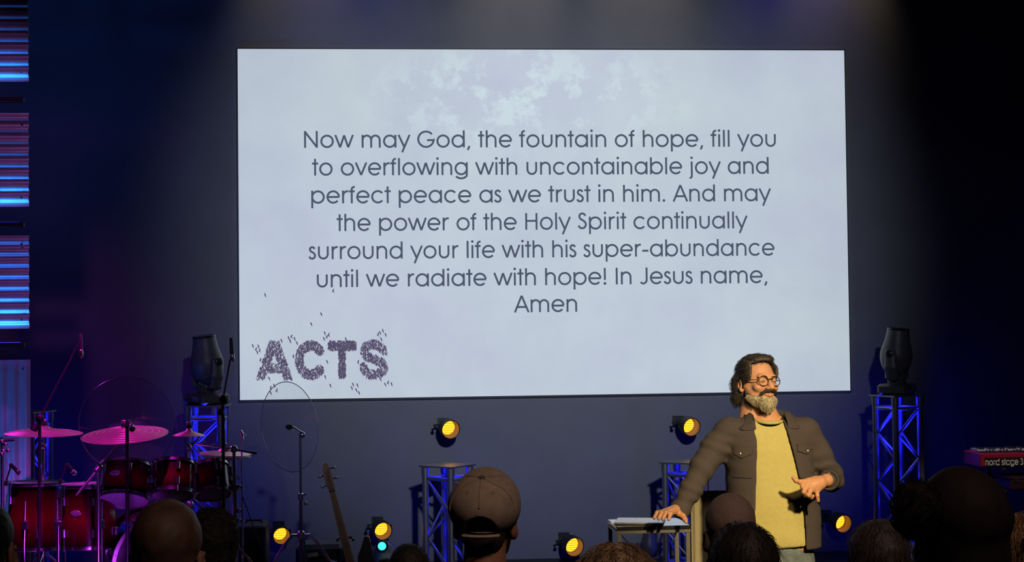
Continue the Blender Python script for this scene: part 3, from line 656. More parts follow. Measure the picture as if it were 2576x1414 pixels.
def drum(name, label, c, axis, r, depth, nl, badge=None, legs=None, face=None, hoopm=None, hoopr=0.008, headm=None, mount=None):
    # c: middle of the shell, axis: from the resonant head to the batter head
    c = np.asarray(c, float); x, y, t = frame_of(axis); base = V(c[0], c[1], RISER if legs else c[2]-depth/2)
    T = Thing(name, label, 'drum', base, 'drums of the red kit'); h = depth/2
    sh = T.part('shell', lathe([(r, -h), (r, -h*0.66), (r, -h*0.33), (r, 0), (r, h*0.33), (r, h*0.66), (r, h), (r-0.006, h), (r-0.006, -h)], c, t, 40, True), BURST)
    at = sh.data.attributes.new('along', 'FLOAT', 'POINT'); n = 40; vals = []
    for a in (0, .17, .335, .5, .665, .83, 1, 1, 0): vals += [a]*n
    at.data.foreach_set('value', vals)
    T.part('batter_head', lathe([(r+0.004, h+0.004), (r-0.01, h+0.007), (0.0001, h+0.007)], c, t, 40), headm or HEADW)
    T.part('resonant_head', lathe([(r+0.004, -h-0.004), (r-0.01, -h-0.007), (0.0001, -h-0.007)], c, t, 40), headm or HEADW)
    for s in (-1, 1):
        T.part('hoop', lathe([(r+0.004, s*(h-0.010)), (r+0.004+hoopr, s*(h-0.010)), (r+0.004+hoopr, s*(h-0.006)), (r+0.004+hoopr*0.5, s*(h-0.003)), (r+0.004+hoopr*0.5, s*(h+0.008)), (r+0.004+hoopr, s*(h+0.011)), (r+0.002, s*(h+0.014)), (r+0.003, s*h)], c, t, 40, True), hoopm or HOOPC)
    for k in range(nl):
        a = 2*PI*(k+0.3)/nl; rad = math.cos(a)*x+math.sin(a)*y
        for s in (-1, 1):
            q = c+rad*(r+0.012)+t*s*(h*0.52)
            lg = T.part('lug', tube([q-t*s*0.026, q-t*s*0.022, q+t*s*0.022, q+t*s*0.026], [0.005, 0.011, 0.011, 0.006], 8), CHROME)
            T.part('tension_rod', tube([q+t*s*0.02, c+rad*(r+0.013)+t*s*(h+0.022)], 0.0035, 6), CHROME, lg)
    if badge is not None:
        bd = np.asarray(badge, float); bd = bd-t*(bd@t); bd /= np.linalg.norm(bd); bx = np.cross(t, bd)
        m = Matrix((bx, t, bd)).transposed(); g = ball((0, 0, 0), (0.034, 0.019, 0.004), 20, 8)
        T.part('badge', xf(g, np.array(m), c+bd*(r+0.001)+t*h*0.15), BADGE)
    if legs:
        for k in range(3):
            a = 2*PI*(k+legs)/3; rad = V(math.cos(a), math.sin(a), 0); q = c+rad*(r+0.018)
            lg = T.part('leg', tube([q+t*h*0.55, q-t*h*0.9, V(q[0], q[1], RISER+0.10), V(q[0]+rad[0]*0.05, q[1]+rad[1]*0.05, RISER+0.012)], 0.0055, 8), CHROME)
            T.part('leg_bracket', box(c+rad*(r+0.014)-t*h*0.2, (0.035, 0.035, 0.06), rotz(a), 0.006), CHROME)
            T.part('rubber_foot', lathe([(0.0001, -0.012), (0.012, -0.012), (0.014, 0.01), (0.007, 0.02), (0.0001, 0.02)], V(q[0]+rad[0]*0.05, q[1]+rad[1]*0.05, RISER+0.012), (0, 0, 1), 10), RUBBER, lg)
    if mount is not None:
        mt = np.asarray(mount, float); d = mt-c; d = d-t*(d@t); d /= np.linalg.norm(d); q = c+d*(r+0.012)
        T.part('mount_bracket', box(q, (0.03, 0.045, 0.05), rotz(math.atan2(d[1], d[0])), 0.006), CHROME)
        T.part('mount_arm', tube([q, q+d*0.05, mt], 0.0085, 8), CHROME)
        T.part('wing_nut', ball(q+d*0.03+V(0, 0, 0.02), (0.016, 0.008, 0.01), 8, 6), CHROME)
    return T
def sc_at(y): return FPX/(y+12.67)
up = V(0, 0, 1); toCam = lambda c: (CAM-c)/np.linalg.norm(CAM-c)
c = P(88, 1296, -2.50); drum('floor_tom', 'dark red floor tom at the far left of the kit', c, V(0.02, 0.03, 1), 0.172, 0.40, 6, None, 0.2)
c = P(222, 1297, -2.88); drum('floor_tom', 'bright red floor tom with a silver badge right of the other floor tom', c, V(0.0, 0.03, 1), 0.166, 0.365, 6, V(-0.28, -1, 0), 0.55)
T1 = P(314, 1215, -2.95); T2_ = P(437, 1207, -3.0); T3 = P(533, 1208, -2.85)
BD = P(392, 1408, -2.75); BD[2] = max(BD[2], RISER+0.30)
post1 = P(384, 1200, -2.86)
drum('rack_tom', 'red rack tom with a silver badge under the big magenta-lit cymbal', T1, V(0.03, 0.46, 1), 0.148, 0.205, 6, V(-0.25, -1, 0), None, mount=P(390, 1196, -2.86))
drum('rack_tom', 'middle red rack tom above the bass drum', T2_, V(-0.02, 0.46, 1), 0.122, 0.185, 6, None, None, mount=P(402, 1196, -2.86))
drum('rack_tom', 'small dark red rack tom nearest the hi-hat', T3, V(-0.15, 0.50, 1), 0.108, 0.175, 5, None, None, mount=P(575, 1190, -2.8))
ax = V(-0.36, 1.0, 0.02)
drum('bass_drum', 'red bass drum lying on its side behind the two heads at lower left', BD, ax, 0.285, 0.42, 8, None, None, hoopm=mat('hoop_wood_varnish', (0.42, 0.36, 0.33), 0.3, 0.4), hoopr=0.02, headm=mat('black_head_film', (0.03, 0.02, 0.025), 0.4))
B = Thing('tom_mount', 'chrome post with clamps carrying the two left rack toms', 'stand', V(post1[0]+0.02, post1[1]+0.0, BD[2]+0.28), None)
p0 = V(post1[0]+0.02, post1[1], BD[2]+0.275)
B.part('post', tube([p0, V(p0[0], p0[1], post1[2]+0.03)], 0.0125, 10), CHROME); B.part('socket', lathe([(0.035, 0), (0.03, 0.02), (0.018, 0.03), (0.018, 0.06)], p0, up, 16), CHROME)
for s in (-1, 1): B.part('clamp', ball(V(p0[0]+s*0.022, p0[1], post1[2]+0.02), (0.026, 0.024, 0.024), 12, 8), CHROME)
for k in range(3): B.part('wing_bolt', tube([V(p0[0]-0.03+0.03*k, p0[1]-0.03, post1[2]+0.01*k), V(p0[0]-0.03+0.03*k, p0[1]-0.05, post1[2]+0.012*k)], 0.006, 6), CHROME)

def tripod(T, foot, h, r, m, spread=0.30, a0=0.4):
    f = np.asarray(foot, float); hub = f+V(0, 0, h)
    for k in range(3):
        a = a0+2*PI*k/3; d = V(math.cos(a), math.sin(a), 0)
        lg = T.part('leg', tube([hub+d*0.02, hub+d*spread*0.55-V(0, 0, h*0.40), f+d*spread+V(0, 0, 0.012)], r, 8), m)
        T.part('rubber_foot', ball(f+d*spread+V(0, 0, 0.014), (0.016, 0.016, 0.014), 8, 6), RUBBER, lg)
        T.part('strut', tube([f+V(0, 0, h*0.35), f+d*spread*0.5+V(0, 0, h*0.52)], r*0.7, 6), m)
    T.part('collar', lathe([(r*1.6, -0.02), (r*2.6, -0.015), (r*2.6, 0.02), (r*1.6, 0.025)], hub, up, 14), m)
def cymbal(label, c, nrm, r, stand_label, foot=None, boom=None, seat=None, mats=CHROME, sr=0.011):
    c = np.asarray(c, float); nrm = np.asarray(nrm, float); nrm /= np.linalg.norm(nrm)
    T = Thing('cymbal', label, 'cymbal', c-V(0, 0, 0.01), 'cymbals of the kit')
    pr = [(r, 0.0), (r*0.8, 0.010), (r*0.5, 0.020), (r*0.24, 0.028), (r*0.20, 0.034), (r*0.13, 0.046), (0.008, 0.052)]
    prof = pr+[(a, b-0.0022) for a, b in pr[::-1]]
    T.part('disc', lathe(prof, c, nrm, 48, True), CYMBAL)
    for q in (0.35, 0.5, 0.65, 0.8, 0.92): T.part('groove', torus(c+nrm*(np.interp(q, [0.24, 0.5, 0.8, 1.0], [0.028, 0.020, 0.010, 0.0])+0.0002), nrm, r*q, 0.0011, 40, 4), CYMBAL)
    T.part('felt', lathe([(0.018, 0.052), (0.02, 0.06), (0.016, 0.07)], c, nrm, 14), RUBBER)
    T.part('wing_nut', ball(c+nrm*0.082, (0.02, 0.008, 0.010), 10, 6), CHROME)
    if stand_label:
        S = Thing('cymbal_stand', stand_label, 'stand', V(foot[0], foot[1], RISER), 'chrome cymbal stands'); f0 = V(foot[0], foot[1], RISER)
        top = c+nrm*0.075
        if boom is None:
            S.part('rod', tube([c-nrm*0.09, top], 0.005, 8), mats)
            S.part('tube', tube([f0+V(0, 0, 0.08), f0+V(0, 0, 0.55), c-nrm*0.10], sr, 10), mats)
            S.part('tilter', ball(c-nrm*0.08, (0.02, 0.018, 0.026), 12, 8), mats)
            S.part('height_clamp', ball(f0+(c-nrm*0.10-f0)*0.62, (0.026, 0.02, 0.03), 12, 8), mats)
        else:
            j = np.asarray(boom[0], float); e = np.asarray(boom[1], float)        # tilter point, far end of the boom
            S.part('rod', tube([j, top], 0.005, 8), mats)
            S.part('tilter', ball(j, (0.022, 0.02, 0.026), 12, 8), mats)
            for k in range(3): S.part('wing_bolt', tube([j+V(0.01*k-0.01, -0.02, -0.02*k), j+V(0.03, -0.03, -0.02*k-0.01)], 0.006, 6), CHROME)
            S.part('boom_arm', tube([j, e], 0.0085, 10), mats)
            u = (e-j)/np.linalg.norm(e-j); cl = j+(e-j)*boom[2]
            S.part('boom_clamp', lathe([(0.01, -0.03), (0.022, -0.02), (0.022, 0.02), (0.01, 0.03)], cl, u, 12), mats)
            S.part('tube', tube([f0+V(0, 0, 0.08), V(cl[0], cl[1], cl[2]-0.02)], sr, 10), mats)
        tripod(S, f0, 0.30, 0.009, mats, 0.28)
y = -2.7
c1 = P(314, 1094, -3.10); j1 = P(306, 1108, -3.16)
cymbal('large cymbal glowing magenta above the rack toms', c1, V(-0.03, -0.15, 1), 0.258, 'chrome boom stand with a slanting magenta-lit arm', P(247, 1300, -3.24), (j1, P(192, 1247, -3.34), 0.52))
c2 = P(110, 1090, -2.45)
cymbal('thin cymbal seen almost edge-on above the floor toms', c2, V(0.03, -0.03, 1), 0.245, 'straight chrome stand of the cymbal above the floor toms', P(108, 1300, -2.45))
c3 = P(475, 1096, -2.30)
cymbal('small dim cymbal in front of the blue truss', c3, V(0.02, 0.02, 1), 0.105, 'thin stand of the small dim cymbal', P(482, 1300, -2.30), sr=0.008)
# hi-hat
hc_ = P(566, 1146, -2.62)
H = Thing('hi_hat', 'pair of hi-hat cymbals on a chrome stand at the right of the kit', 'hi-hat', V(P(590, 1300, -2.62)[0], -2.62, RISER))
hx0 = P(590, 1146, -2.62)[0]; hcc = V(hx0-0.06, -2.62, hc_[2])
for nm, zo, s in (('top_cymbal', 0.012, 1), ('bottom_cymbal', -0.006, -1)):
    pr = [(0.165, 0), (0.10, s*0.010), (0.045, s*0.018), (0.03, s*0.034), (0.006, s*0.038)]
    H.part(nm, lathe(pr+[(a, b-s*0.002) for a, b in pr[::-1]], hcc+V(0, 0, zo), V(0.06, -0.01, 1), 40, True), CYMBAL)
H.part('rod', tube([V(hcc[0], -2.62, RISER+0.2), V(hcc[0], -2.62, hc_[2]+0.16)], 0.0045, 8), CHROME)
H.part('clutch', lathe([(0.009, 0.04), (0.014, 0.045), (0.014, 0.075), (0.008, 0.08)], hcc, up, 12), CHROME)
H.part('tube', tube([V(hcc[0], -2.62, RISER+0.05), V(hcc[0], -2.62, hc_[2]-0.05)], 0.012, 10), CHROME)
H.part('pedal', box((hcc[0]-0.02, -2.48, RISER+0.05), (0.08, 0.28, 0.012), rotx(0.25)), CHROME)
tripod(H, V(hcc[0], -2.62, RISER), 0.24, 0.008, CHROME, 0.27)
# second chrome stand with the bright rod across, and the thin upright at its right
S = Thing('boom_stand', 'chrome stand with a bright arm lying across the hi-hat', 'stand', V(P(596, 1300, -2.9)[0], -2.9, RISER)); sx = P(592, 1300, -2.9)[0]
ctop = P(588, 1130, -2.9)
S.part('tube', tube([V(sx, -2.9, RISER+0.05), V(sx, -2.9, P(590, 1225, -2.9)[2])], 0.0165, 12), CHROME)
S.part('inner_tube', tube([V(sx, -2.9, P(590, 1230, -2.9)[2]), ctop], 0.011, 10), CHROME)
S.part('boom_arm', tube([P(493, 1117, -2.82), P(560, 1126, -2.87), P(648, 1140, -2.95)], 0.0068, 8), CHROME)
S.part('clamp', ball(ctop, (0.026, 0.022, 0.024), 12, 8), CHROME); S.part('height_clamp', lathe([(0.018, -0.02), (0.027, -0.014), (0.027, 0.014), (0.018, 0.02)], V(sx, -2.9, P(590, 1228, -2.9)[2]), up, 12), CHROME)
S.part('counterweight', tube([P(636, 1138.3, -2.94), P(647, 1140, -2.95)], 0.0105, 8), CHROME)
for py in (1225, 1285, 1310): S.part('wing_bolt', ball(P(600, py, -2.93), (0.024, 0.010, 0.014), 8, 6), CHROME)
tripod(S, V(sx, -2.9, RISER), P(590, 1378, -2.9)[2]-RISER, 0.010, CHROME, 0.30, -0.35)
S = Thing('microphone_stand', 'slim bright upright beside the hi-hat holding a small clip', 'stand', V(P(612, 1300, -2.75)[0], -2.75, 0.0)); bx_ = P(610, 1300, -2.75)[0]
S.part('tube', tube([V(bx_, -2.75, RISER+0.02), V(bx_, -2.75, P(610, 1245, -2.75)[2]), P(607, 1092, -2.75)], 0.0058, 8), CHROME)
S.part('clip', tube([P(604, 1083, -2.75), P(608, 1090, -2.75), P(610, 1108, -2.75)], [0.010, 0.012, 0.009], 8), CHROME)
S.part('clip_arm', tube([P(607, 1092, -2.75), P(621, 1097, -2.77)], 0.004, 6), CHROME)
S.part('base', lathe([(0.10, 0), (0.10, 0.012), (0.02, 0.022), (0.007, 0.04)], V(bx_, -2.75, RISER), up, 20), BLACK)
cb = [P(610, 1250, -2.76), P(625, 1290, -2.74), P(645, 1345, -2.6), P(672, 1414, -2.3), V(P(690, 1450, -2.0)[0], -1.95, 0.01), V(P(760, 1450, -1.8)[0], -1.7, 0.006)]
single('cable', tube([np.array(q) for q in cb], 0.0035, 6), mat('grey_cable', (0.16, 0.14, 0.16), 0.6), 'thin cable running down from the slim upright to the floor', 'cable')

# ------------------------------------------------------------------ microphones on booms
def microphone(c, d, L=0.16, r=0.012, label='', body=DARKG):
    c = np.asarray(c, float); d = np.asarray(d, float); d /= np.linalg.norm(d)
    T = Thing('microphone', label, 'microphone', c, 'microphones around the kit')
    T.part('body', tube([c-d*L*0.5, c-d*L*0.48, c+d*L*0.2], [r*0.7, r*0.85, r], 10), body)
    T.part('grille', lathe([(r, 0), (r*1.15, 0.008), (r*1.15, L*0.25), (r*0.7, L*0.3), (0.0001, L*0.3)], c+d*L*0.2, d, 12), CHROME)
    T.part('ring', torus(c+d*L*0.18, d, r*1.02, 0.003, 16, 6), CHROME)
    return T
def mic_stand(foot, joint, tip, tail, label, r=0.0095):
    f = V(foot[0], foot[1], foot[2]); T = Thing('microphone_stand', label, 'stand', f, 'black boom stands around the kit')
    T.part('tube', tube([f+V(0, 0, 0.05), joint], r, 10), BLACK); T.part('boom', tube([tail, tip], r*0.62, 8), BLACK)
    T.part('joint', ball(joint, (0.028, 0.024, 0.028), 12, 8), BLACK); T.part('counterweight', tube([tail, tail+(tip-tail)*0.06], 0.022, 10), BLACK)
    tripod(T, f, 0.22, 0.008, BLACK, 0.30, 1.1)
j = P(100, 1052, -3.25); tip = P(196, 868, -3.05); tail = j-(tip-j)*0.16
mic_stand(V(P(96, 1300, -3.25)[0], -3.25, RISER), j, tip, tail, 'black boom stand reaching up over the left cymbal')
microphone(P(203, 870, -3.03), P(203, 893, -3.03)-P(202, 840, -3.03), 0.145, 0.0125, 'small overhead microphone on the boom over the left cymbal')
j = P(561, 1005, -3.2); tip = P(579, 905, -3.05); tail = j-(tip-j)*0.35
mic_stand(V(P(562, 1300, -3.2)[0], -3.2, RISER), j, tip, tail, 'black boom stand rising beside the left edge of the screen')
microphone(P(583, 880, -3.03), P(585, 905, -3.03)-P(582, 850, -3.03), 0.145, 0.0125, 'small overhead microphone beside the left edge of the screen')
DISC = None
def clear_material():
    m = bpy.data.materials.new('clear_acrylic'); m.use_nodes = True; N = m.node_tree.nodes; L = m.node_tree.links; N.remove(N['Principled BSDF'])
    t = N.new('ShaderNodeBsdfTransparent'); g = N.new('ShaderNodeBsdfGlossy'); g.inputs['Roughness'].default_value = 0.06; x = N.new('ShaderNodeMixShader')
    nz = N.new('ShaderNodeTexNoise'); nz.inputs['Scale'].default_value = 6; r = N.new('ShaderNodeMapRange'); r.inputs['To Min'].default_value = 0.015; r.inputs['To Max'].default_value = 0.05
    t.inputs['Color'].default_value = (0.965, 0.97, 0.98, 1)
    L.new(nz.outputs['Fac'], r.inputs['Value']); L.new(r.outputs['Result'], x.inputs[0]); L.new(t.outputs[0], x.inputs[1]); L.new(g.outputs[0], x.inputs[2]); L.new(x.outputs[0], N['Material Output'].inputs['Surface']); return m
CLEAR = clear_material(); EDGE = mat('polished_acrylic_edge', (0.42, 0.46, 0.60), 0.12, 0.3, 0.05)
EDGE2 = mat('dull_acrylic_edge', (0.12, 0.10, 0.12), 0.3, 0.0, 0.05)
def clear_disc(c, nrm, r, label, edge):
    T = Thing('clear_disc', label, 'disc', np.asarray(c)-V(0, 0, r), 'clear acrylic discs'); nrm = np.asarray(nrm, float); nrm /= np.linalg.norm(nrm)
    T.part('pane', lathe([(0.0001, -0.002), (r, -0.002), (r, 0.002), (0.0001, 0.002)], c, nrm, 64), CLEAR)
    T.part('edge', torus(c, nrm, r, 0.0026, 72, 6), edge)
    T.part('hub', lathe([(0.0001, -0.02), (0.016, -0.02), (0.02, -0.004), (0.02, 0.004), (0.012, 0.02), (0.0001, 0.022)], c, nrm, 16), BLACKP)
dc = P(727, 1074, -2.2); yw = math.acos(75/112.5)
clear_disc(dc, V(-math.sin(yw), -math.cos(yw), -0.06), 112.5/sc_at(-2.2), 'clear round acrylic disc in front of the lower left of the screen', EDGE)
S = Thing('disc_stand', 'tall chrome stand with arched legs carrying the clear disc', 'stand', V(P(757, 1300, -2.2)[0], -2.2, 0)); sx = P(757, 1300, -2.2)[0]
zt = P(757, 1092, -2.2)[2]
S.part('upper_tube', tube([V(sx, -2.2, P(757, 1260, -2.2)[2]), V(sx, -2.2, zt)], 0.0085, 10), ALU); S.part('lower_tube', tube([V(sx, -2.2, 0.06), V(sx, -2.2, P(757, 1255, -2.2)[2])], 0.0115, 10), ALU)
S.part('clamp', lathe([(0.012, -0.025), (0.02, -0.02), (0.02, 0.02), (0.012, 0.025)], V(sx, -2.2, P(757, 1250, -2.2)[2]), up, 14), CHROME)
S.part('clamp_lever', tube([P(757, 1246, -2.2), P(772, 1244, -2.22)], 0.005, 6), CHROME); S.part('wing_bolt', ball(P(769, 1266, -2.22), (0.014, 0.010, 0.014), 8, 6), CHROME)
S.part('tilter', ball(P(760, 1094, -2.2), (0.022, 0.02, 0.022), 12, 8), CHROME); S.part('arm', tube([P(760, 1088, -2.2), P(738, 1074, -2.2), dc], 0.006, 8), CHROME)
hz = P(757, 1346, -2.2)[2]
for k, a in enumerate((-2.5, -0.5, 1.5)):
    d = V(math.cos(a), math.sin(a), 0); hb = V(sx, -2.2, hz)
    S.part('leg', tube([hb+d*0.015+V(0, 0, 0.0), hb+d*0.07+V(0, 0, 0.005), hb+d*0.14-V(0, 0, 0.06), hb+d*0.22-V(0, 0, 0.17), V(sx, -2.2, 0.01)+d*0.33], 0.010, 8), CHROME)
S.part('hub', lathe([(0.014, -0.03), (0.024, -0.02), (0.024, 0.02), (0.014, 0.03)], V(sx, -2.2, hz), up, 14), CHROME)
dc2 = P(320, 1066, -2.0)
clear_disc(dc2, V(0.1, -1, 0.03), 116/sc_at(-2.0), 'faint clear round disc behind the large magenta cymbal', EDGE2)
S = Thing('disc_stand', 'slim dark stand behind the rack tom carrying the faint disc', 'stand', V(dc2[0], -1.97, 0.0))
S.part('tube', tube([V(dc2[0], -1.97, RISER+0.02), V(dc2[0], -1.97, dc2[2]), dc2], 0.011, 10), BLACK)
S.part('base', lathe([(0.14, 0), (0.14, 0.014), (0.03, 0.03), (0.012, 0.05)], V(dc2[0], -1.97, RISER), up, 24), BLACK)
S = Thing('microphone_stand', 'dark upright stand in front of the rack tom with the badge', 'stand', V(P(321, 1300, -3.45)[0], -3.45, RISER), 'black boom stands around the kit'); fx = V(P(320, 1300, -3.45)[0], -3.45, RISER)
S.part('tube', tube([fx+V(0, 0, 0.03), P(320, 1080, -3.45)], 0.0105, 10), BLACK); S.part('base', lathe([(0.12, 0), (0.12, 0.014), (0.03, 0.03), (0.012, 0.05)], fx, up, 24), BLACK)
S.part('clip', ball(P(322, 1072, -3.45), (0.022, 0.022, 0.02), 12, 8), BLACK)
microphone(P(327, 1070, -3.47), V(0.5, -1, -0.5), 0.11, 0.016, 'short black microphone on top of the upright before the large cymbal', BLACK)
# clip-on microphones
def clip_mic(at_, d, rim, label):
    T = microphone(at_, d, 0.09, 0.013, label, BLACK)
    T.part('gooseneck', tube([np.asarray(at_)-np.asarray(d)/np.linalg.norm(d)*0.045, (np.asarray(at_)+np.asarray(rim))/2+V(0, 0, 0.05), rim], 0.005, 8), BLACK)
    T.part('clip', box(rim, (0.022, 0.03, 0.03), None, 0.004), BLACK)
clip_mic(P(178, 1180, -2.9), V(0.6, 0.1, -0.75), P(152, 1212, -2.95), 'black clip-on microphone bending over the bright red floor tom')
clip_mic(P(38, 1180, -2.72), V(0.6, 0.2, -0.7), P(14, 1216, -2.70), 'black clip-on microphone at the left edge over the dark floor tom')
S = Thing('boom_stand', 'chrome stand with shiny clamps cut by the left edge of the picture', 'stand', V(P(6, 1300, -2.95)[0], -2.95, RISER)); ex = P(6, 1300, -2.95)[0]
S.part('tube', tube([V(ex, -2.95, RISER+0.05), V(ex, -2.95, P(6, 1100, -2.95)[2])], 0.011, 10), CHROME)
for k, (px, py) in enumerate(((4, 1110), (14, 1118), (8, 1135), (20, 1133), (4, 1142))): S.part('clamp', ball(P(px, py, -2.96-0.005*k), (0.016, 0.014, 0.014), 10, 6), CHROME)
S.part('boom_arm', tube([P(4, 1108, -2.95), P(36, 1106, -2.93)], 0.010, 8), BLACK); tripod(S, V(ex, -2.95, RISER), 0.24, 0.009, CHROME, 0.26)
S = Thing('boom_stand', 'low chrome stand between the two floor toms', 'stand', V(P(148, 1400, -3.1)[0], -3.1, RISER)); ex = P(147, 1400, -3.1)[0]
S.part('tube', tube([V(ex, -3.1, RISER+0.05), V(ex, -3.1, P(147, 1322, -3.1)[2])], 0.009, 10), CHROME); S.part('clamp', box(P(147, 1316, -3.1), (0.05, 0.03, 0.03), None, 0.006), CHROME); tripod(S, V(ex, -3.1, RISER), 0.18, 0.008, CHROME, 0.2)

# ------------------------------------------------------------------ bass guitar on its stand, cases, amplifier
WOOD = mat('maple_neck', (0.50, 0.27, 0.15), 0.4, 0, 0.2, 12)
gy = -2.0; top = P(817, 1163, gy); bot = P(884, 1425, gy+0.06); u = (bot-top)/np.linalg.norm(bot-top)
side = np.cross(u, V(0, -1, 0)); side /= np.linalg.norm(side); nrm = np.cross(side, u)
GB = top+u*1.16
Gt = Thing('bass_guitar', 'bass guitar with a maple neck leaning on its stand behind the cymbals', 'guitar', V(GB[0], GB[1], 0.02))
def plate(pts, th, off=0.0):
    n = len(pts); v = [top+u*a+side*b+nrm*(off+th/2) for a, b in pts]+[top+u*a+side*b+nrm*(off-th/2) for a, b in pts]
    f = [tuple(range(n)), tuple(range(2*n-1, n-1, -1))]+[(i, i+n, (i+1) % n+n, (i+1) % n) for i in range(n)]; return np.array(v), f
Ln = np.linalg.norm(bot-top)
hs = Gt.part('headstock', plate([(0.0, -0.008), (0.005, 0.010), (0.03, 0.024), (0.10, 0.030), (0.17, 0.028), (0.20, 0.020), (0.20, -0.020), (0.17, -0.026), (0.09, -0.026), (0.03, -0.022)], 0.014), mat('headstock_veneer', (0.45, 0.22, 0.16), 0.4, 0, 0.2, 12))
for i in range(4):
    a = 0.05+0.036*i; s = 1 if i % 2 else -1
    q = top+u*a+side*s*0.030
    Gt.part('tuner', tube([q-side*s*0.01, q+side*s*0.02], 0.006, 6), CHROME, hs); Gt.part('tuner_button', ball(q+side*s*0.026, (0.010, 0.006, 0.012), 8, 6), CHROME, hs); Gt.part('tuner_post', tube([top+u*a+side*s*0.012+nrm*0.006, top+u*a+side*s*0.012+nrm*0.02], 0.006, 8), CHROME, hs)
Gt.part('nut', plate([(0.20, -0.022), (0.20, 0.022), (0.207, 0.022), (0.207, -0.022)], 0.018, 0.003), BLACKP)
nk = Gt.part('neck', plate([(0.20, -0.021), (0.20, 0.021), (0.72, 0.029), (0.84, 0.030), (0.84, -0.030), (0.72, -0.029)], 0.022), WOOD)
for i in range(20):
    a = 0.207+0.80*(1-2**(-(i+1)/12.0))
    if a < 0.84: Gt.part('fret', plate([(a, -0.024), (a, 0.024), (a+0.002, 0.024), (a+0.002, -0.024)], 0.002, 0.0115), CHROME, nk)
body = [(0.62, -0.10), (0.56, -0.135), (0.57, -0.165), (0.66, -0.165), (0.78, -0.145), (0.90, -0.165), (1.02, -0.185), (1.12, -0.15), (1.155, -0.05), (1.155, 0.06), (1.11, 0.15), (1.00, 0.175), (0.88, 0.14), (0.80, 0.135), (0.70, 0.15), (0.66, 0.13), (0.70, 0.07), (0.75, 0.04), (0.75, -0.04), (0.68, -0.06)]
Gt.part('body', plate(body, 0.04, -0.004), mat('black_gloss_lacquer', (0.015, 0.015, 0.018), 0.12, coat=1.0))
for i in range(4): Gt.part('string', tube([top+u*0.06+side*(0.006*i-0.009)+nrm*0.014, top+u*1.04+side*(0.011*i-0.0165)+nrm*0.022], 0.0009, 4), CHROME)
Gt.part('bridge', plate([(1.03, -0.035), (1.03, 0.035), (1.07, 0.035), (1.07, -0.035)], 0.012, 0.022), CHROME)
for a in (0.92, 0.97): Gt.part('pickup', plate([(a, -0.04), (a, 0.04), (a+0.022, 0.04), (a+0.022, -0.04)], 0.012, 0.020), BLACKP)
nk_at = P(869, 1353, gy+0.09)
S = Thing('guitar_stand', 'black stand holding the neck of the bass guitar', 'stand', V(nk_at[0], gy+0.14, 0))
S.part('post', tube([V(nk_at[0], gy+0.16, 0.02), V(nk_at[0]-0.0, gy+0.14, nk_at[2])], 0.012, 8), BLACK); S.part('neck_cradle', tube([nk_at+V(-0.05, -0.12, 0), nk_at+V(-0.045, 0.0, 0), nk_at+V(0.05, 0.0, 0), nk_at+V(0.055, -0.12, 0)], 0.010, 8), BLACK)
for a in (-2.4, -0.7, 1.5): S.part('leg', tube([V(nk_at[0], gy+0.16, 0.12), V(nk_at[0]+0.28*math.cos(a), gy+0.16+0.28*math.sin(a), 0.01)], 0.009, 8), BLACK)
q = P(805, 1395, -1.55)
C_ = Thing('equipment_case', 'dark navy equipment case with a white label behind the arched stand legs', 'case', V(q[0], -1.5, 0)); cz = P(805, 1372, -1.6)[2]
NAVY = mat('navy_case_cover', (0.03, 0.035, 0.07), 0.6)
C_.part('body', box((q[0], -1.42, cz/2), (0.34, 0.32, cz), None, 0.03), NAVY); C_.part('label', box((P(787, 1396, -1.585)[0], -1.583, P(787, 1396, -1.585)[2]), (0.075, 0.003, 0.028), roty(-0.12)), mat('white_label', (0.7, 0.7, 0.72), 0.6)); C_.part('handle', tube([(q[0]-0.07, -1.585, cz*0.75), (q[0]-0.06, -1.605, cz*0.78), (q[0]+0.09, -1.605, cz*0.78), (q[0]+0.10, -1.585, cz*0.75)], 0.007, 6), BLACK)
az = P(632, 1324, -1.35)[2]; ax0 = P(598, 1340, -1.35)[0]; ax1 = P(668, 1340, -1.35)[0]
A_ = Thing('amplifier', 'black amplifier cabinet standing between the hi-hat and an amber lamp', 'amplifier', V((ax0+ax1)/2, -1.15, 0))
A_.part('cabinet', box(((ax0+ax1)/2, -1.15, az/2), (ax1-ax0, 0.36, az), None, 0.012), mat('black_tolex', (0.03, 0.028, 0.035), 0.6, 0, 0.3, 200, 0.3)); A_.part('grille', box(((ax0+ax1)/2, -1.333, az*0.42), ((ax1-ax0)*0.86, 0.006, az*0.62)), mat('grille_cloth', (0.05, 0.045, 0.055), 0.9, 0, 0.4, 300), smooth=False); A_.part('control_panel', box(((ax0+ax1)/2, -1.333, az*0.86), ((ax1-ax0)*0.86, 0.006, az*0.12)), DARKG, smooth=False)
for i in range(5): A_.part('knob', lathe([(0.010, 0), (0.008, 0.012), (0.0001, 0.013)], (ax0+0.05+i*0.025, -1.336, az*0.86), (0, -1, 0), 10), BLACKP)
A_.part('handle', tube([((ax0+ax1)/2-0.06, -1.15, az), ((ax0+ax1)/2-0.05, -1.15, az+0.018), ((ax0+ax1)/2+0.05, -1.15, az+0.018), ((ax0+ax1)/2+0.06, -1.15, az)], 0.008, 6), BLACK)

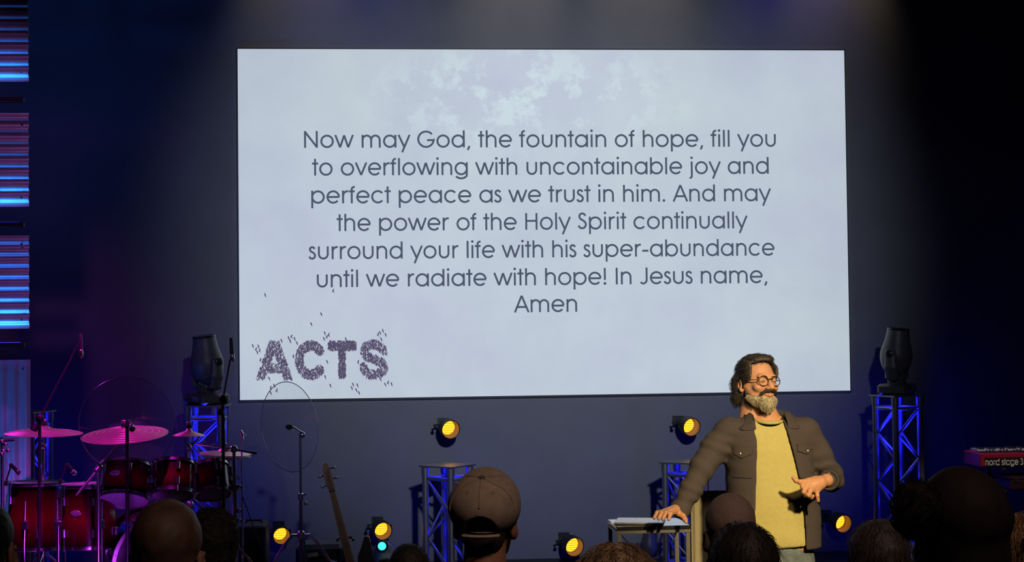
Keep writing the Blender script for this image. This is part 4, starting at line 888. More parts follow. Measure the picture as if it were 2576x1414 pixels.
# ------------------------------------------------------------------ tall table, tablet, chair
GLOSS = mat('black_gloss_top', (0.02, 0.02, 0.022), 0.10, 0, 0.1, coat=0.8)
STEELB = mat('brushed_bronze_steel', (0.24, 0.23, 0.20), 0.38, 0.7, 0.1)
ZT = 1.0
fl = Pz(1551.5, 1326, ZT); fr = Pz(1737, 1321.5, ZT); bl = Pz(1520, 1307, ZT)
ux = (fr-fl); TW = np.linalg.norm(ux); ux /= TW; uy = V(-ux[1], ux[0], 0); TD = abs((bl-fl)@uy)
tc_ = fl+ux*TW/2+uy*TD/2; RT = np.stack([ux, uy, V(0, 0, 1)], 1)
TB = Thing('side_table', 'tall slim table with a glossy dark top and thin metal frame beside the speaker', 'table', V(tc_[0], tc_[1], 0))
TB.part('top', box(tc_-V(0, 0, 0.008), (TW, TD, 0.016), RT, 0.003), GLOSS)
TB.part('edge_frame', join(*[box(tc_+RT@V(a, b, -0.0245), s, RT) for a, b, s in ((0, -TD/2+0.008, (TW, 0.016, 0.013)), (0, TD/2-0.008, (TW, 0.016, 0.013)), (-TW/2+0.008, 0, (0.016, TD-0.032, 0.013)), (TW/2-0.008, 0, (0.016, TD-0.032, 0.013)))]), STEELB, smooth=False, kind='stuff')
for sx in (-1, 1):
    for sy in (-1, 1): TB.part('leg', box(V(*(tc_+RT@V(sx*(TW/2-0.011), sy*(TD/2-0.011), 0))[:2], (ZT-0.03)/2+0.005), (0.018, 0.018, ZT-0.045), RT), STEELB, smooth=False)
for sx in (-1, 1): TB.part('foot_rail', box(V(*(tc_+RT@V(sx*(TW/2-0.011), 0, 0))[:2], 0.012), (0.018, TD-0.03, 0.018), RT), STEELB, smooth=False)
TB.part('wire', tube([V(*(tc_+RT@V(-TW/2+0.02, -TD/2+0.03, 0))[:2], ZT-0.035), V(*(tc_+RT@V(0.07, TD/2-0.03, 0))[:2], 0.72), V(*(tc_+RT@V(0.0, TD/2-0.03, 0))[:2], 0.03)], 0.002, 5), BLACK)
t0 = Pz(1543, 1317, ZT+0.006); t1 = Pz(1668, 1318, ZT+0.006); t2 = Pz(1580, 1303.5, ZT+0.006); ta = (t1-t0); TAW = np.linalg.norm(ta); ta /= TAW; tb = V(-ta[1], ta[0], 0); TAD = abs((t2-t0)@tb)
tm = t0+ta*TAW/2+tb*TAD/2; RA = np.stack([ta, tb, V(0, 0, 1)], 1)
TA = Thing('tablet', 'silver tablet lying on the dark table top under the hand', 'tablet', V(tm[0], tm[1], ZT))
TA.part('body', box(V(tm[0], tm[1], ZT+0.0045), (TAW, TAD, 0.008), RA, 0.003), mat('silver_tablet', (0.52, 0.52, 0.55), 0.3, 0.6)); TA.part('screen', box(V(tm[0], tm[1], ZT+0.009), (TAW*0.94, TAD*0.9, 0.001), RA), mat('grey_glass', (0.30, 0.30, 0.33), 0.12), smooth=False)
YM = -5.67
def M(px, py, d=0.0): return P(px, py, YM+d)
CHM = mat('olive_grey_upholstery', (0.34, 0.31, 0.20), 0.9, 0, 0.15, 220, 0.4)
cx0 = P(1738, 1240, YM+0.32); cx1 = P(1905, 1240, YM+0.32); ct = P(1790, 1236, YM+0.32)[2]; cw = cx1[0]-cx0[0]; cm = (cx0[0]+cx1[0])/2
CH = Thing('high_chair', 'tall olive grey upholstered chair behind the speaker', 'chair', V(cm, YM+0.50, 0))
CH.part('backrest', box((cm, YM+0.34, (ct+0.66)/2), (cw, 0.055, ct-0.66), None, 0.016), CHM); CH.part('seat', box((cm, YM+0.56, 0.66), (cw, 0.42, 0.07), None, 0.02), CHM)
CH.part('piping', tube([(cx0[0], YM+0.31, 0.67), (cx0[0], YM+0.31, ct-0.012), (cx0[0]+0.012, YM+0.31, ct), (cx1[0]-0.012, YM+0.31, ct), (cx1[0], YM+0.31, ct-0.012), (cx1[0], YM+0.31, 0.67)], 0.004, 6), CHM)
for sx in (-1, 1):
    for sy in (0.36, 0.74): CH.part('leg', tube([(cm+sx*(cw/2-0.03), YM+sy, 0.64), (cm+sx*(cw/2-0.015), YM+sy, 0.0)], [0.018, 0.013], 8), STEELB)
CH.part('footrest', tube([(cm-cw/2+0.02, YM+0.74, 0.25), (cm+cw/2-0.02, YM+0.74, 0.25)], 0.010, 8), STEELB)

# ------------------------------------------------------------------ heads
SKIN = mat('warm_skin', (0.58, 0.30, 0.17), 0.5, 0, 0.10, 90, 0.06, bscale=250)
def head_field(h=0.0028, smile=True, neck=0.20, lo=(-0.11, -0.15, -0.26), hi=(0.11, 0.15, 0.15)):
    f = Field(lo, hi, h)
    f.ell((0, 0.012, 0.030), (0.073, 0.092, 0.085), None, 0.02)                       # cranium
    f.ell((0, -0.030, -0.025), (0.062, 0.064, 0.092), None, 0.025)                     # face
    f.ell((0, -0.045, -0.088), (0.044, 0.046, 0.032), None, 0.025)                     # jaw and chin
    for s in (-1, 1):
        f.ell((s*0.040, -0.068, -0.036), (0.024, 0.022, 0.024), None, 0.015)           # cheek
        f.cone((s*0.050, -0.01, -0.035), (s*0.036, -0.045, -0.092), 0.022, 0.018, 0.02)   # jaw line
    f.cone((-0.036, -0.080, 0.018), (0.036, -0.080, 0.018), 0.012, 0.012, 0.014)       # brow
    for s in (-1, 1): f.ell((s*0.031, -0.100, -0.003), (0.019, 0.016, 0.013), None, 0.012, 'sub')
    for s in (-1, 1): f.ell((s*0.031, -0.080, -0.003), (0.016, 0.014, 0.0125), None, 0.004)   # lidded eye
    f.chain([(0, -0.091, 0.004), (0, -0.104, -0.020), (0, -0.113, -0.038)], [0.008, 0.0105, 0.0135], 0.010)
    for s in (-1, 1): f.ell((s*0.013, -0.101, -0.042), (0.010, 0.011, 0.009), None, 0.007)
    if smile:
        f.ell((0, -0.096, -0.070), (0.028, 0.018, 0.0115), None, 0.004, 'sub')
        f.chain([(-0.029, -0.083, -0.062), (-0.015, -0.093, -0.075), (0, -0.096, -0.079), (0.015, -0.093, -0.075), (0.029, -0.083, -0.062)], [0.005, 0.0065, 0.007, 0.0065, 0.005], 0.006)
    else:
        f.cone((-0.02, -0.090, -0.068), (0.02, -0.090, -0.068), 0.008, 0.008, 0.008)
    for s in (-1, 1):
        R = rotz(s*0.45)
        f.ell((s*0.078, 0.018, -0.024), (0.009, 0.021, 0.033), R, 0.008); f.ell((s*0.087, 0.012, -0.020), (0.008, 0.012, 0.020), R, 0.004, 'sub')
        f.ell((s*0.075, 0.010, -0.052), (0.008, 0.011, 0.010), R, 0.006)
    f.cone((0, 0.020, -0.06), (0, 0.040, -neck), 0.053, 0.060, 0.025)                   # neck
    return f
def strands(v, f, n, L, r, flow, seed, droop=0.0, segs=4, wob=0.004):
    # thin locks growing from a surface along a flow direction
    g = np.random.default_rng(seed); v = np.asarray(v); f = np.asarray(f); i = g.choice(len(f), n); c = v[f[i]].mean(1)
    nn = np.cross(v[f[i, 1]]-v[f[i, 0]], v[f[i, 2]]-v[f[i, 0]]); nn /= np.linalg.norm(nn, axis=1)[:, None]+1e-12
    VS = []; FS = []
    for k in range(n):
        fl_ = np.asarray(flow(c[k]), float); t = fl_-nn[k]*(fl_@nn[k])*0.8; t = t/(np.linalg.norm(t)+1e-9)+nn[k]*0.28; p = c[k]-nn[k]*0.002; o = len(VS); LL = L*g.uniform(0.6, 1.25); ph = g.uniform(0, 6.28); sd = np.cross(t, nn[k])
        for s in range(segs+1):
            w = r*(1-0.75*s/segs); q = p+t*LL*s/segs+sd*wob*math.sin(ph+s*1.6)-V(0, 0, droop)*(s/segs)**2+nn[k]*0.003*math.sin(PI*s/segs)
            for a in range(3): VS.append(q+w*(math.cos(a*2.094)*sd+math.sin(a*2.094)*nn[k]))
        for s in range(segs):
            for a in range(3): FS.append((o+s*3+a, o+s*3+(a+1) % 3, o+s*3+3+(a+1) % 3, o+s*3+3+a))
    return np.array(VS), np.array(FS)
def cat(*gs):
    vs = []; fs = []; o = 0
    for v, f in gs: vs.append(np.asarray(v)); fs.append(np.asarray(f)+o); o += len(v)
    return np.concatenate(vs), np.concatenate(fs)

# ------------------------------------------------------------------ the speaker
foot = M(1965, 1414, 0.02); MAN = Thing('person', 'smiling bearded speaker in glasses, dark overshirt and olive T-shirt leaning on the table', 'person', V(foot[0], YM, 0))
HY = math.radians(23); HR_ = rotz(HY)@rotx(math.radians(-4))@roty(math.radians(3)); HC = M(1903, 960, 0.015); HS = 1.02
def hw(g):
    v = np.array(g[0], float); v[:, 2] = np.where(v[:, 2] < 0, v[:, 2]*0.82, v[:, 2]*0.95); return v*HS@HR_.T+HC, g[1]
# body: head and neck, torso and legs, both hands, one mesh
hf = head_field(); hv = hf.mesh(1)
zof = lambda py: M(1930, py)[2]; xof = lambda px, d=0.0: M(px, 1200, d)[0]
RING = [(1046, 1930, 60, .010, .070), (1060, 1926, 98, .008, .092), (1085, 1926, 110, .0, .112), (1130, 1930, 112, -.004, .128), (1180, 1935, 111, -.008, .134), (1240, 1941, 114, -.012, .140), (1300, 1944, 118, -.012, .142), (1392, 1947, 117, -.004, .136)]
RZ = np.array([zof(r[0]) for r in RING])[::-1]; RX = np.array([M(r[1], r[0])[0] for r in RING])[::-1]; SCM = sc_at(YM)
RW = np.array([r[2]/SCM for r in RING])[::-1]; RDc = np.array([r[3] for r in RING])[::-1]; RB = np.array([r[4] for r in RING])[::-1]
def loft(f, off, pw=2.4):
    X = f.all(); z = np.clip(X[2], RZ[0], RZ[-1]); cx = np.interp(z, RZ, RX); a = np.interp(z, RZ, RW)+off; b = np.interp(z, RZ, RB)+off; cy = YM+np.interp(z, RZ, RDc)
    e = ((np.abs((X[0]-cx)/a)**pw+np.abs((X[1]-cy)/b)**pw)**(1/pw)-1)*np.minimum(a, b); return X, e
ARM_L = [M(1834, 1084, 0.0), M(1797, 1128, -0.01), M(1768, 1174, -0.03), M(1738, 1232, -0.06), M(1711, 1283, -0.085)]
ARM_R = [M(2026, 1086, 0.0), M(2056, 1140, 0.015), M(2086, 1193, 0.02), M(2092, 1206, -0.06), M(2086, 1208, -0.19)]
bf = Field((RX.min()-0.25, YM-0.2, 0.0), (RX.max()+0.25, YM+0.2, zof(1046)), 0.011)
X, e = loft(bf, -0.035); e = np.maximum(e, X[2]-zof(1052)); bf.d = np.minimum(bf.d, e.astype(np.float32)); hipz = zof(1392)
for s in (-1, 1):
    hip = V(RX[0]+s*0.085, YM, hipz-0.06); bf.chain([hip, V(hip[0]+s*0.03, YM-0.02, 0.50), V(hip[0]+s*0.05, YM+0.01, 0.09)], [0.085, 0.055, 0.042], 0.03)
    bf.cone(V(hip[0]+s*0.05, YM+0.03, 0.05), V(hip[0]+s*0.07, YM-0.14, 0.035), 0.04, 0.032, 0.02)
bf.chain(ARM_L, [.05, .045, .04, .034, .028], 0.02); bf.chain(ARM_R, [.05, .045, .04, .036, .03], 0.02)
bf.cone(M(1922, 1030, 0.03), M(1928, 1070, 0.02), 0.055, 0.07, 0.03)
# his right hand, fingertips on the tablet and table
tz = ZT+0.010
pal = [M(1704, 1286, -0.10), M(1684, 1290, -0.14)]
lf = Field((M(1635, 1300, -0.3)[0], YM-0.36, 0.95), (M(1745, 1300, 0)[0]+0.02, YM-0.0, 1.16), 0.0028)
wr = M(1708, 1281, -0.085); kn = [M(1662, 1290, -0.150), M(1671, 1288, -0.165), M(1681, 1287, -0.172), M(1692, 1289, -0.165)]
lf.cone(wr+(wr-kn[2])*0.35, wr, 0.029, 0.028, 0.01)
for q in kn: lf.cone(wr, q, 0.021, 0.0125, 0.014)
tipsL = [M(1646, 1303, -0.185), M(1657, 1305, -0.205), M(1668, 1306, -0.215), M(1682, 1306.5, -0.205)]; pip = [M(1653, 1290, -0.178), M(1664, 1290, -0.196), M(1675, 1290, -0.205), M(1687, 1293, -0.195)]
for a, b, c in zip(kn, pip, tipsL): lf.chain([a, b, c], [.0115, .0098, .0082], 0.004)
th = [M(1704, 1291, -0.12), M(1718, 1299, -0.145), M(1723, 1307, -0.165), M(1726, 1313, -0.18)]
lf.chain(th, [.017, .0125, .0105, .0085], 0.008)
# his left hand, thumb up, fingers curled, little finger hanging
rf = Field((M(1985, 1250, -0.3)[0]-0.02, YM-0.42, 0.98), (M(2110, 1250, -0.2)[0]+0.03, YM-0.1, 1.30), 0.0028)
w2 = M(2080, 1208, -0.215); k2 = [M(2027, 1214, -0.265), M(2030, 1225, -0.275), M(2040, 1233, -0.272), M(2055, 1236, -0.262)]
rf.cone(w2+V(0.012, 0.07, 0), w2, 0.027, 0.026, 0.01); rf.cone(w2, M(2052, 1216, -0.245), 0.026, 0.026, 0.012)
for q in k2: rf.cone(M(2062, 1215, -0.24), q, 0.024, 0.0125, 0.014)
rf.chain([k2[0], M(2019, 1225, -0.285), M(2022, 1236, -0.272), M(2032, 1233, -0.252)], [.012, .0105, .009, .0085], 0.003)
rf.chain([k2[1], M(2022, 1238, -0.295), M(2027, 1247, -0.275), M(2036, 1243, -0.252)], [.012, .0105, .009, .0085], 0.003)
rf.chain([k2[2], M(2034, 1246, -0.290), M(2041, 1252, -0.268), M(2048, 1246, -0.248)], [.0115, .010, .0088, .008], 0.003)
rf.chain([k2[3], M(2056, 1247, -0.272), M(2058, 1260, -0.268)], [.0105, .0092, .0078], 0.003)
rf.chain([M(2050, 1207, -0.235), M(2034, 1210, -0.262), M(2013, 1213, -0.278), M(2002, 1209, -0.282), M(1995, 1202, -0.285)], [.018, .0135, .0108, .0098, .0078], 0.006)
sdf_part(MAN, 'body', cat(hw(hv), bf.mesh(1), lf.mesh(1), rf.mesh(1)), SKIN)
# T-shirt
OLIVE = mat('olive_jersey', (0.50, 0.46, 0.165), 0.85, 0, 0.05, 60, 0.08, bscale=500)
sf = Field((RX.min()-0.24, YM-0.2, hipz-0.02), (RX.max()+0.24, YM+0.2, zof(1040)), 0.007)
X, e = loft(sf, -0.016, 2.3)
front = np.clip((YM-X[1])/0.12, 0, 1)
e = e+0.0035*front*np.sin(38*(X[2]+0.5*X[0])+2*np.sin(9*X[0]))*np.clip((zof(1250)-X[2])/0.2, 0, 1)+0.0022*waves(X, 40, 5)
hem = M(1953, 1383, -0.13)[2]+(X[0]-M(1953, 1383, -0.13)[0])*((M(2029, 1376, -0.13)[2]-M(1953, 1383, -0.13)[2])/(M(2029, 1376, -0.13)[0]-M(1953, 1383, -0.13)[0]))
e = np.maximum(e, hem-X[2]); nx, ny = M(1931, 1046, -0.02)[:2]
rn = np.sqrt(((X[0]-nx)/0.072)**2+((X[1]-(YM-0.02))/0.080)**2)-1
e = np.maximum(e, -np.maximum(rn*0.07, zof(1051)+0.20*(X[1]-YM)-X[2])); e = np.maximum(e, X[2]-zof(1051)); sf.d = e.astype(np.float32); TS = sdf_part(MAN, 'tshirt', sf.mesh(1), OLIVE)
nk_ring = [V(nx+0.066*math.cos(a), YM-0.022+0.078*math.sin(a), zof(1051)+0.20*(-0.022+0.078*math.sin(a))+0.001) for a in np.linspace(0, 2*PI, 37)]
MAN.part('neck_rib', tube(nk_ring, 0.006, 8), OLIVE, TS)
# jacket
JK = mat('charcoal_brown_twill', (0.064, 0.055, 0.057), 0.85, 0, 0.12, 150, 0.35, bscale=500)
jf = Field((M(1690, 1300)[0]-0.05, YM-0.33, hipz-0.02), (M(2125, 1200)[0]+0.05, YM+0.22, zof(1030)), 0.0065)
X, eo = loft(jf, 0.004, 2.3); X, ei = loft(jf, -0.012, 2.3)
eo = np.maximum(eo, X[2]-zof(1040))
jf.d = eo.astype(np.float32)
for A, rr in ((ARM_L, [.066, .058, .053, .047, .041]), (ARM_R, [.068, .060, .055, .050, .041])): jf.chain(A, rr, 0.03)
wr_ = 0.0030*np.sin(125*(X[2]*0.85+X[0]*0.30)+2.5*np.sin(17*X[0]+9*X[1])+2.5*waves(X, 22, 9))
dl = np.minimum.reduce([np.sqrt((X[0]-q[0])**2+(X[1]-q[1])**2+(X[2]-q[2])**2) for q in (ARM_L[2], ARM_L[3], ARM_L[1], ARM_R[2], ARM_R[3])])
jf.d = (jf.d+wr_*np.clip(1.3-dl/0.13, 0.12, 1)+0.002*waves(X, 26, 3)).astype(np.float32)
pyl = [1030, 1048, 1080, 1111, 1173, 1279, 1400]; xl = [1891, 1893, 1901, 1907, 1904, 1900, 1896]; pyr = [1030, 1056, 1110, 1173, 1232, 1330, 1400]; xr_ = [1972, 1977, 1990, 2005, 2017, 2027, 2029]
zl = np.array([M(1900, p, -.13)[2] for p in pyl])[::-1]; XLm = np.array([M(x, p, -.13)[0] for x, p in zip(xl, pyl)])[::-1]
zr = np.array([M(2000, p, -.13)[2] for p in pyr])[::-1]; XRm = np.array([M(x, p, -.13)[0] for x, p in zip(xr_, pyr)])[::-1]
lft = np.interp(X[2], zl, XLm); rgt = np.interp(X[2], zr, XRm)
opening = np.maximum(np.maximum(lft-X[0], X[0]-rgt), X[1]-(YM-0.01))                  # front gap between the plackets
inner = np.maximum(ei, -(0.0*X[0]+0.0))
cut = np.minimum(ei, opening)
jf.d = np.maximum(jf.d, -cut).astype(np.float32)
jf.d = np.maximum(jf.d, (M(2040, 1383, -0.1)[2]-X[2])).astype(np.float32)
ncut = np.sqrt(((X[0]-nx)/0.078)**2+((X[1]-(YM-0.005))/0.08)**2)-1
jf.d = np.maximum(jf.d, -np.maximum(ncut*0.06, zof(1075)-X[2])).astype(np.float32)
JC = sdf_part(MAN, 'jacket', jf.mesh(1), JK)
for A_q, rr in ((ARM_L, 0.041), (ARM_R, 0.041)):
    dn = (A_q[4]-A_q[3])/np.linalg.norm(A_q[4]-A_q[3]); e0 = A_q[4]+dn*0.030
    MAN.part('cuff', lathe([(rr+0.004, -0.055), (rr+0.006, -0.052), (rr+0.004, -0.004), (rr-0.001, 0.0), (rr-0.007, -0.004), (rr-0.012, -0.03)], e0, dn, 28, False, False), JK, JC)
def on_front(px, py, off=0.0):                                                          # a point on the jacket front at a pixel
    q = M(px, py, -.13); z = q[2]; cx = np.interp(z, RZ, RX); a = np.interp(z, RZ, RW)+0.004; b = np.interp(z, RZ, RB)+0.004; cy = YM+np.interp(z, RZ, RDc)
    t = np.clip(abs((q[0]-cx)/a), 0, 0.97); yy = cy-b*(1-t**2.3)**(1/2.3); q = P(px, py, yy); z = q[2]; cx = np.interp(z, RZ, RX); t = np.clip(abs((q[0]-cx)/a), 0, 0.97); return V(q[0], cy-b*(1-t**2.3)**(1/2.3)-off, z)
def patch(poly, off, th):                                                               # a thin cloth piece lying on the jacket
    n = len(poly); c = np.mean(poly, 0); ring = [np.array(p, float) for p in poly]; v = []; f = []
    rows = [[c+(p-c)*s for p in ring] for s in (1.0, 0.94, 0.5)]
    for j, row in enumerate(rows): v += [on_front(p[0], p[1], off+(0 if j == 0 else th)) for p in row]
    v.append(on_front(c[0], c[1], off+th))
    for j in range(2):
        for i in range(n): f.append((j*n+i, j*n+(i+1) % n, (j+1)*n+(i+1) % n, (j+1)*n+i))
    for i in range(n): f.append((2*n+i, 2*n+(i+1) % n, 3*n))
    return np.array(v), f
def dens(poly, k=5):
    out = []; m = len(poly)
    for i in range(m):
        a = np.array(poly[i], float); b = np.array(poly[(i+1) % m], float); out += [tuple(a+(b-a)*s/k) for s in range(k)]
    return out
BTN = mat('pale_snap_button', (0.4, 0.38, 0.34), 0.35, 0.5)
for poly, bt in (([(1836, 1121), (1895, 1125), (1893, 1142), (1864, 1154), (1838, 1139)], (1861, 1141)), ([(2004, 1117), (2055, 1114), (2055, 1131), (2033, 1144), (2006, 1135)], (2032, 1134))):
    fl2 = MAN.part('pocket_flap', patch(dens(poly), 0.0005, 0.006), JK, JC); q = on_front(bt[0], bt[1], 0.008)
    MAN.part('button', lathe([(0.0042, 0), (0.0038, 0.0025), (0.0001, 0.003)], q, (0, -1, 0.1), 12), BTN, JC)
for poly in ([(1840, 1196), (1893, 1199), (1893, 1203), (1840, 1200)], [(2012, 1199), (2055, 1196), (2055, 1200), (2012, 1203)]): MAN.part('pocket_seam', patch(dens(poly, 6), 0.0005, 0.004), JK, JC)
# collar: a band round the neck falling into two leaves
CR1 = [M(1895, 1046, -.085), M(1889, 1041, -.05), M(1884, 1038, 0), M(1888, 1036, .05), M(1930, 1033, .095), M(1976, 1034, .05), M(1980, 1035, 0), M(1977, 1038, -.05), M(1974, 1044, -.085)]
CR2 = [on_front(1901, 1078, .006), on_front(1880, 1082, .008), on_front(1857, 1077, .008), M(1858, 1062, .02), M(1930, 1054, .125), M(2004, 1058, .02), on_front(2012, 1073, .008), on_front(1998, 1078, .008), on_front(1983, 1075, .006)]
CR0 = [q+V(0, 0, -0.020)+0.12*(V(nx, YM, q[2])-q) for q in CR1]
def spl3(p, sub=5):
    q = [2*p[0]-p[1]]+p+[2*p[-1]-p[-2]]; out = []
    for i in range(1, len(q)-2):
        for s_ in range(sub):
            t = s_/sub; out.append(0.5*((2*q[i])+(-q[i-1]+q[i+1])*t+(2*q[i-1]-5*q[i]+4*q[i+1]-q[i+2])*t*t+(-q[i-1]+3*q[i]-3*q[i+1]+q[i+2])*t**3))
    return out+[p[-1]]
r0, r1, r2 = spl3(CR0), spl3(CR1), spl3(CR2); rows = []
for a_, b_, c_ in zip(r0, r1, r2):
    m_ = (b_+c_)/2+V(0, -0.006, 0.006); rows.append([a_, b_+V(0, 0, 0.003), m_, c_, c_+V(0, 0.004, -0.004), m_-V(0, -0.005, 0.005), b_-V(0, 0, 0.004), a_+V(0, 0, -0.004)])
n_ = len(rows); vv = np.array([q for r in rows for q in r]); ff = [(i*8+k, i*8+(k+1) % 8, i*8+8+(k+1) % 8, i*8+8+k) for i in range(n_-1) for k in range(8)]+[tuple(range(8))[::-1], tuple((n_-1)*8+k for k in range(8))]
MAN.part('collar', (vv, ff), JK, JC)
# trousers, shoes, belt
DENIM = mat('blue_grey_denim', (0.13, 0.17, 0.19), 0.85, 0, 0.35, 25, 0.4, bscale=300)
df = Field((RX[0]-0.27, YM-0.2, 0.05), (RX[0]+0.3, YM+0.2, hipz+0.06), 0.010)
df.ell((RX[0]+0.005, YM, hipz-0.02), (0.178, 0.122, 0.15), None, 0.03)
for s in (-1, 1):
    hip = V(RX[0]+s*0.088, YM-0.005, hipz-0.08); df.chain([hip, V(hip[0]+s*0.03, YM-0.02, 0.50), V(hip[0]+s*0.05, YM+0.01, 0.08)], [0.102, 0.078, 0.068], 0.02)
X = df.all(); df.d = (df.d+0.004*waves(X, 45, 12)).astype(np.float32); df.d = np.maximum(df.d, X[2]-(hipz+0.035)).astype(np.float32)
sdf_part(MAN, 'jeans', df.mesh(1), DENIM)
for s in (-1, 1):
    ff_ = Field((RX[0]+s*0.138-0.08, YM-0.22, 0), (RX[0]+s*0.158+0.08, YM+0.1, 0.12), 0.006); hx_ = RX[0]+s*0.138
    ff_.cone((hx_, YM+0.03, 0.05), (hx_+s*0.02, YM-0.15, 0.04), 0.046, 0.042, 0.02); X = ff_.all(); ff_.d = np.maximum(ff_.d, 0.002-X[2]).astype(np.float32)
    sdf_part(MAN, 'shoe', ff_.mesh(1), mat('brown_leather', (0.08, 0.04, 0.02), 0.4))
# watch
wd = (w2-ARM_R[4])/np.linalg.norm(w2-ARM_R[4]); wc = w2+V(0.006, 0.018, 0.0)
wt = MAN.part('watch_strap', torus(wc, V(0.10, 1, 0.0), 0.0275, 0.0045, 24, 6), BLACK); MAN.part('watch_face', ball(wc+V(0.010, -0.004, 0.029), (0.013, 0.012, 0.006), 12, 8), mat('pale_watch_glass', (0.8, 0.78, 0.7), 0.15), wt)
# face details
TEETH = mat('teeth', (0.80, 0.76, 0.66), 0.25); LIP = mat('lip_skin', (0.50, 0.19, 0.13), 0.45); EYE = mat('dark_eye', (0.03, 0.02, 0.015), 0.15); BROWN = mat('dark_brown_hair', (0.055, 0.035, 0.022), 0.55, 0, 0.4, 120)
tf = Field((-0.03, -0.11, -0.09), (0.03, -0.06, -0.05), 0.0018); tf.ell((0, -0.0735, -0.0665), (0.0250, 0.0215, 0.0082), None, 0.0)
sdf_part(MAN, 'teeth', hw(tf.mesh(0)), TEETH)
MAN.part('lower_lip', hw(tube(spline([(-0.027, -0.0865, -0.064), (-0.014, -0.0955, -0.0775), (0, -0.099, -0.0815), (0.014, -0.0955, -0.0775), (0.027, -0.0865, -0.064)]), 0.0042, 8)), LIP)
for s in (-1, 1):
    MAN.part('eye', hw(ball((s*0.031, -0.0905, -0.0035), (0.0105, 0.004, 0.0028), 14, 8)), EYE)
    MAN.part('eyebrow', hw(tube(spline([(s*0.014, -0.097, 0.016), (s*0.028, -0.096, 0.0205), (s*0.040, -0.087, 0.019), (s*0.049, -0.075, 0.013)]), 0.0034, 6)), BROWN)
GL = mat('tortoise_frame', (0.10, 0.05, 0.015), 0.25, 0, 0.5, 120)
gl = MAN.part('glasses', hw(join(*[torus((s*0.0335, -0.104+0.006, -0.004), (s*0.16, -1, 0.03), 0.0245, 0.0022, 32, 6) for s in (-1, 1)], tube([(-0.0115, -0.1055, 0.006), (0, -0.1085, 0.009), (0.0115, -0.1055, 0.006)], 0.0022, 6), *[tube([(s*0.057, -0.094, 0.002), (s*0.070, -0.080, 0.003), (s*0.079, 0.012, 0.004), (s*0.080, 0.028, -0.008)], 0.0020, 6) for s in (-1, 1)])), GL)
for s in (-1, 1): MAN.part('lens', hw(lathe([(0.0001, 0), (0.023, 0)], (s*0.0335, -0.099, -0.004), (s*0.16, -1, 0.03), 24, False, False)), CLEAR, gl)
# hair
HAIRM = mat('dark_grey_brown_hair', (0.045, 0.038, 0.030), 0.5, 0, 0.5, 60, 0.4, bscale=160)
Hf = Field((-0.13, -0.13, -0.20), (0.13, 0.17, 0.17), 0.0032)
Hf.ell((0, 0.012, 0.040), (0.079, 0.092, 0.090), None, 0.02); Hf.ell((0, -0.040, 0.100), (0.056, 0.044, 0.022), None, 0.02)
for s in (-1, 1): Hf.ell((s*0.060, 0.050, -0.03), (0.028, 0.042, 0.065), None, 0.02); Hf.ell((s*0.048, 0.062, -0.080), (0.036, 0.034, 0.042), None, 0.02); Hf.ell((s*0.072, -0.022, 0.045), (0.013, 0.040, 0.05), None, 0.012)
Hf.ell((0, 0.066, -0.045), (0.062, 0.034, 0.072), None, 0.03)
X = Hf.all(); wv_ = waves((X[0], X[1], X[2]*1.0), 75, 21)+0.6*waves(X, 170, 22); Hf.d = (Hf.d+0.0055*wv_).astype(np.float32)
face = np.maximum(np.maximum(np.abs(X[0])-0.066, X[2]-(0.094-3.5*X[0]**2)), X[1]+0.022)
Hf.d = np.maximum(Hf.d, -face).astype(np.float32)
ears = np.sqrt(((np.abs(X[0])-0.086)/0.030)**2+((X[1]-0.006)/0.026)**2+((X[2]+0.036)/0.036)**2)-1
Hf.d = np.maximum(Hf.d, -ears*0.03).astype(np.float32)
below = np.maximum(X[1]-0.01, X[2]+0.012); Hf.d = np.maximum(Hf.d, -below).astype(np.float32)
hm = Hf.mesh(1)
def hflow(p): return V(0.25*np.sign(p[0]), 1.0 if p[2] > -0.01 else 0.25, -0.35 if p[2] > -0.01 else -1.0)
sdf_part(MAN, 'hair', hw(cat(hm, strands(*hm, 3200, 0.024, 0.0009, hflow, 3, 0.003, 4, 0.005))), HAIRM)
# beard and moustache
BEARD = mat('pale_grey_beard', (0.56, 0.50, 0.33), 0.7, 0, 0.35, 90, 0.4, bscale=220)
Bf = Field((-0.09, -0.14, -0.19), (0.09, 0.03, -0.02), 0.003); Sf = Field((-0.09, -0.14, -0.19), (0.09, 0.03, -0.01), 0.003)
Bf.ell((0, -0.045, -0.100), (0.054, 0.060, 0.036), None, 0.02); Bf.ell((0, -0.072, -0.128), (0.034, 0.032, 0.034), None, 0.02)
for s in (-1, 1): Bf.chain([(s*0.054, -0.026, -0.085), (s*0.043, -0.048, -0.100)], [0.014, 0.020], 0.015); Sf.chain([(s*0.0640, -0.012, -0.030), (s*0.0590, -0.020, -0.062), (s*0.050, -0.040, -0.085)], [0.007, 0.0105, 0.0125], 0.01)
X = Bf.all(); Bf.d = (Bf.d+0.0030*waves(X, 120, 31)).astype(np.float32)
mouth = np.sqrt((X[0]/0.040)**2+((X[1]+0.10)/0.05)**2+((X[2]+0.062)/0.030)**2)-1; Bf.d = np.maximum(Bf.d, -mouth*0.025).astype(np.float32)
X = Sf.all(); Sf.d = (Sf.d+0.0015*waves(X, 160, 33)).astype(np.float32)
bm = Bf.mesh(1); sdf_part(MAN, 'beard', hw(cat(bm, strands(*bm, 1900, 0.017, 0.0009, lambda p: V(0.5*p[0]/0.05, -0.25, -1), 5, 0.003, 3, 0.002))), BEARD)
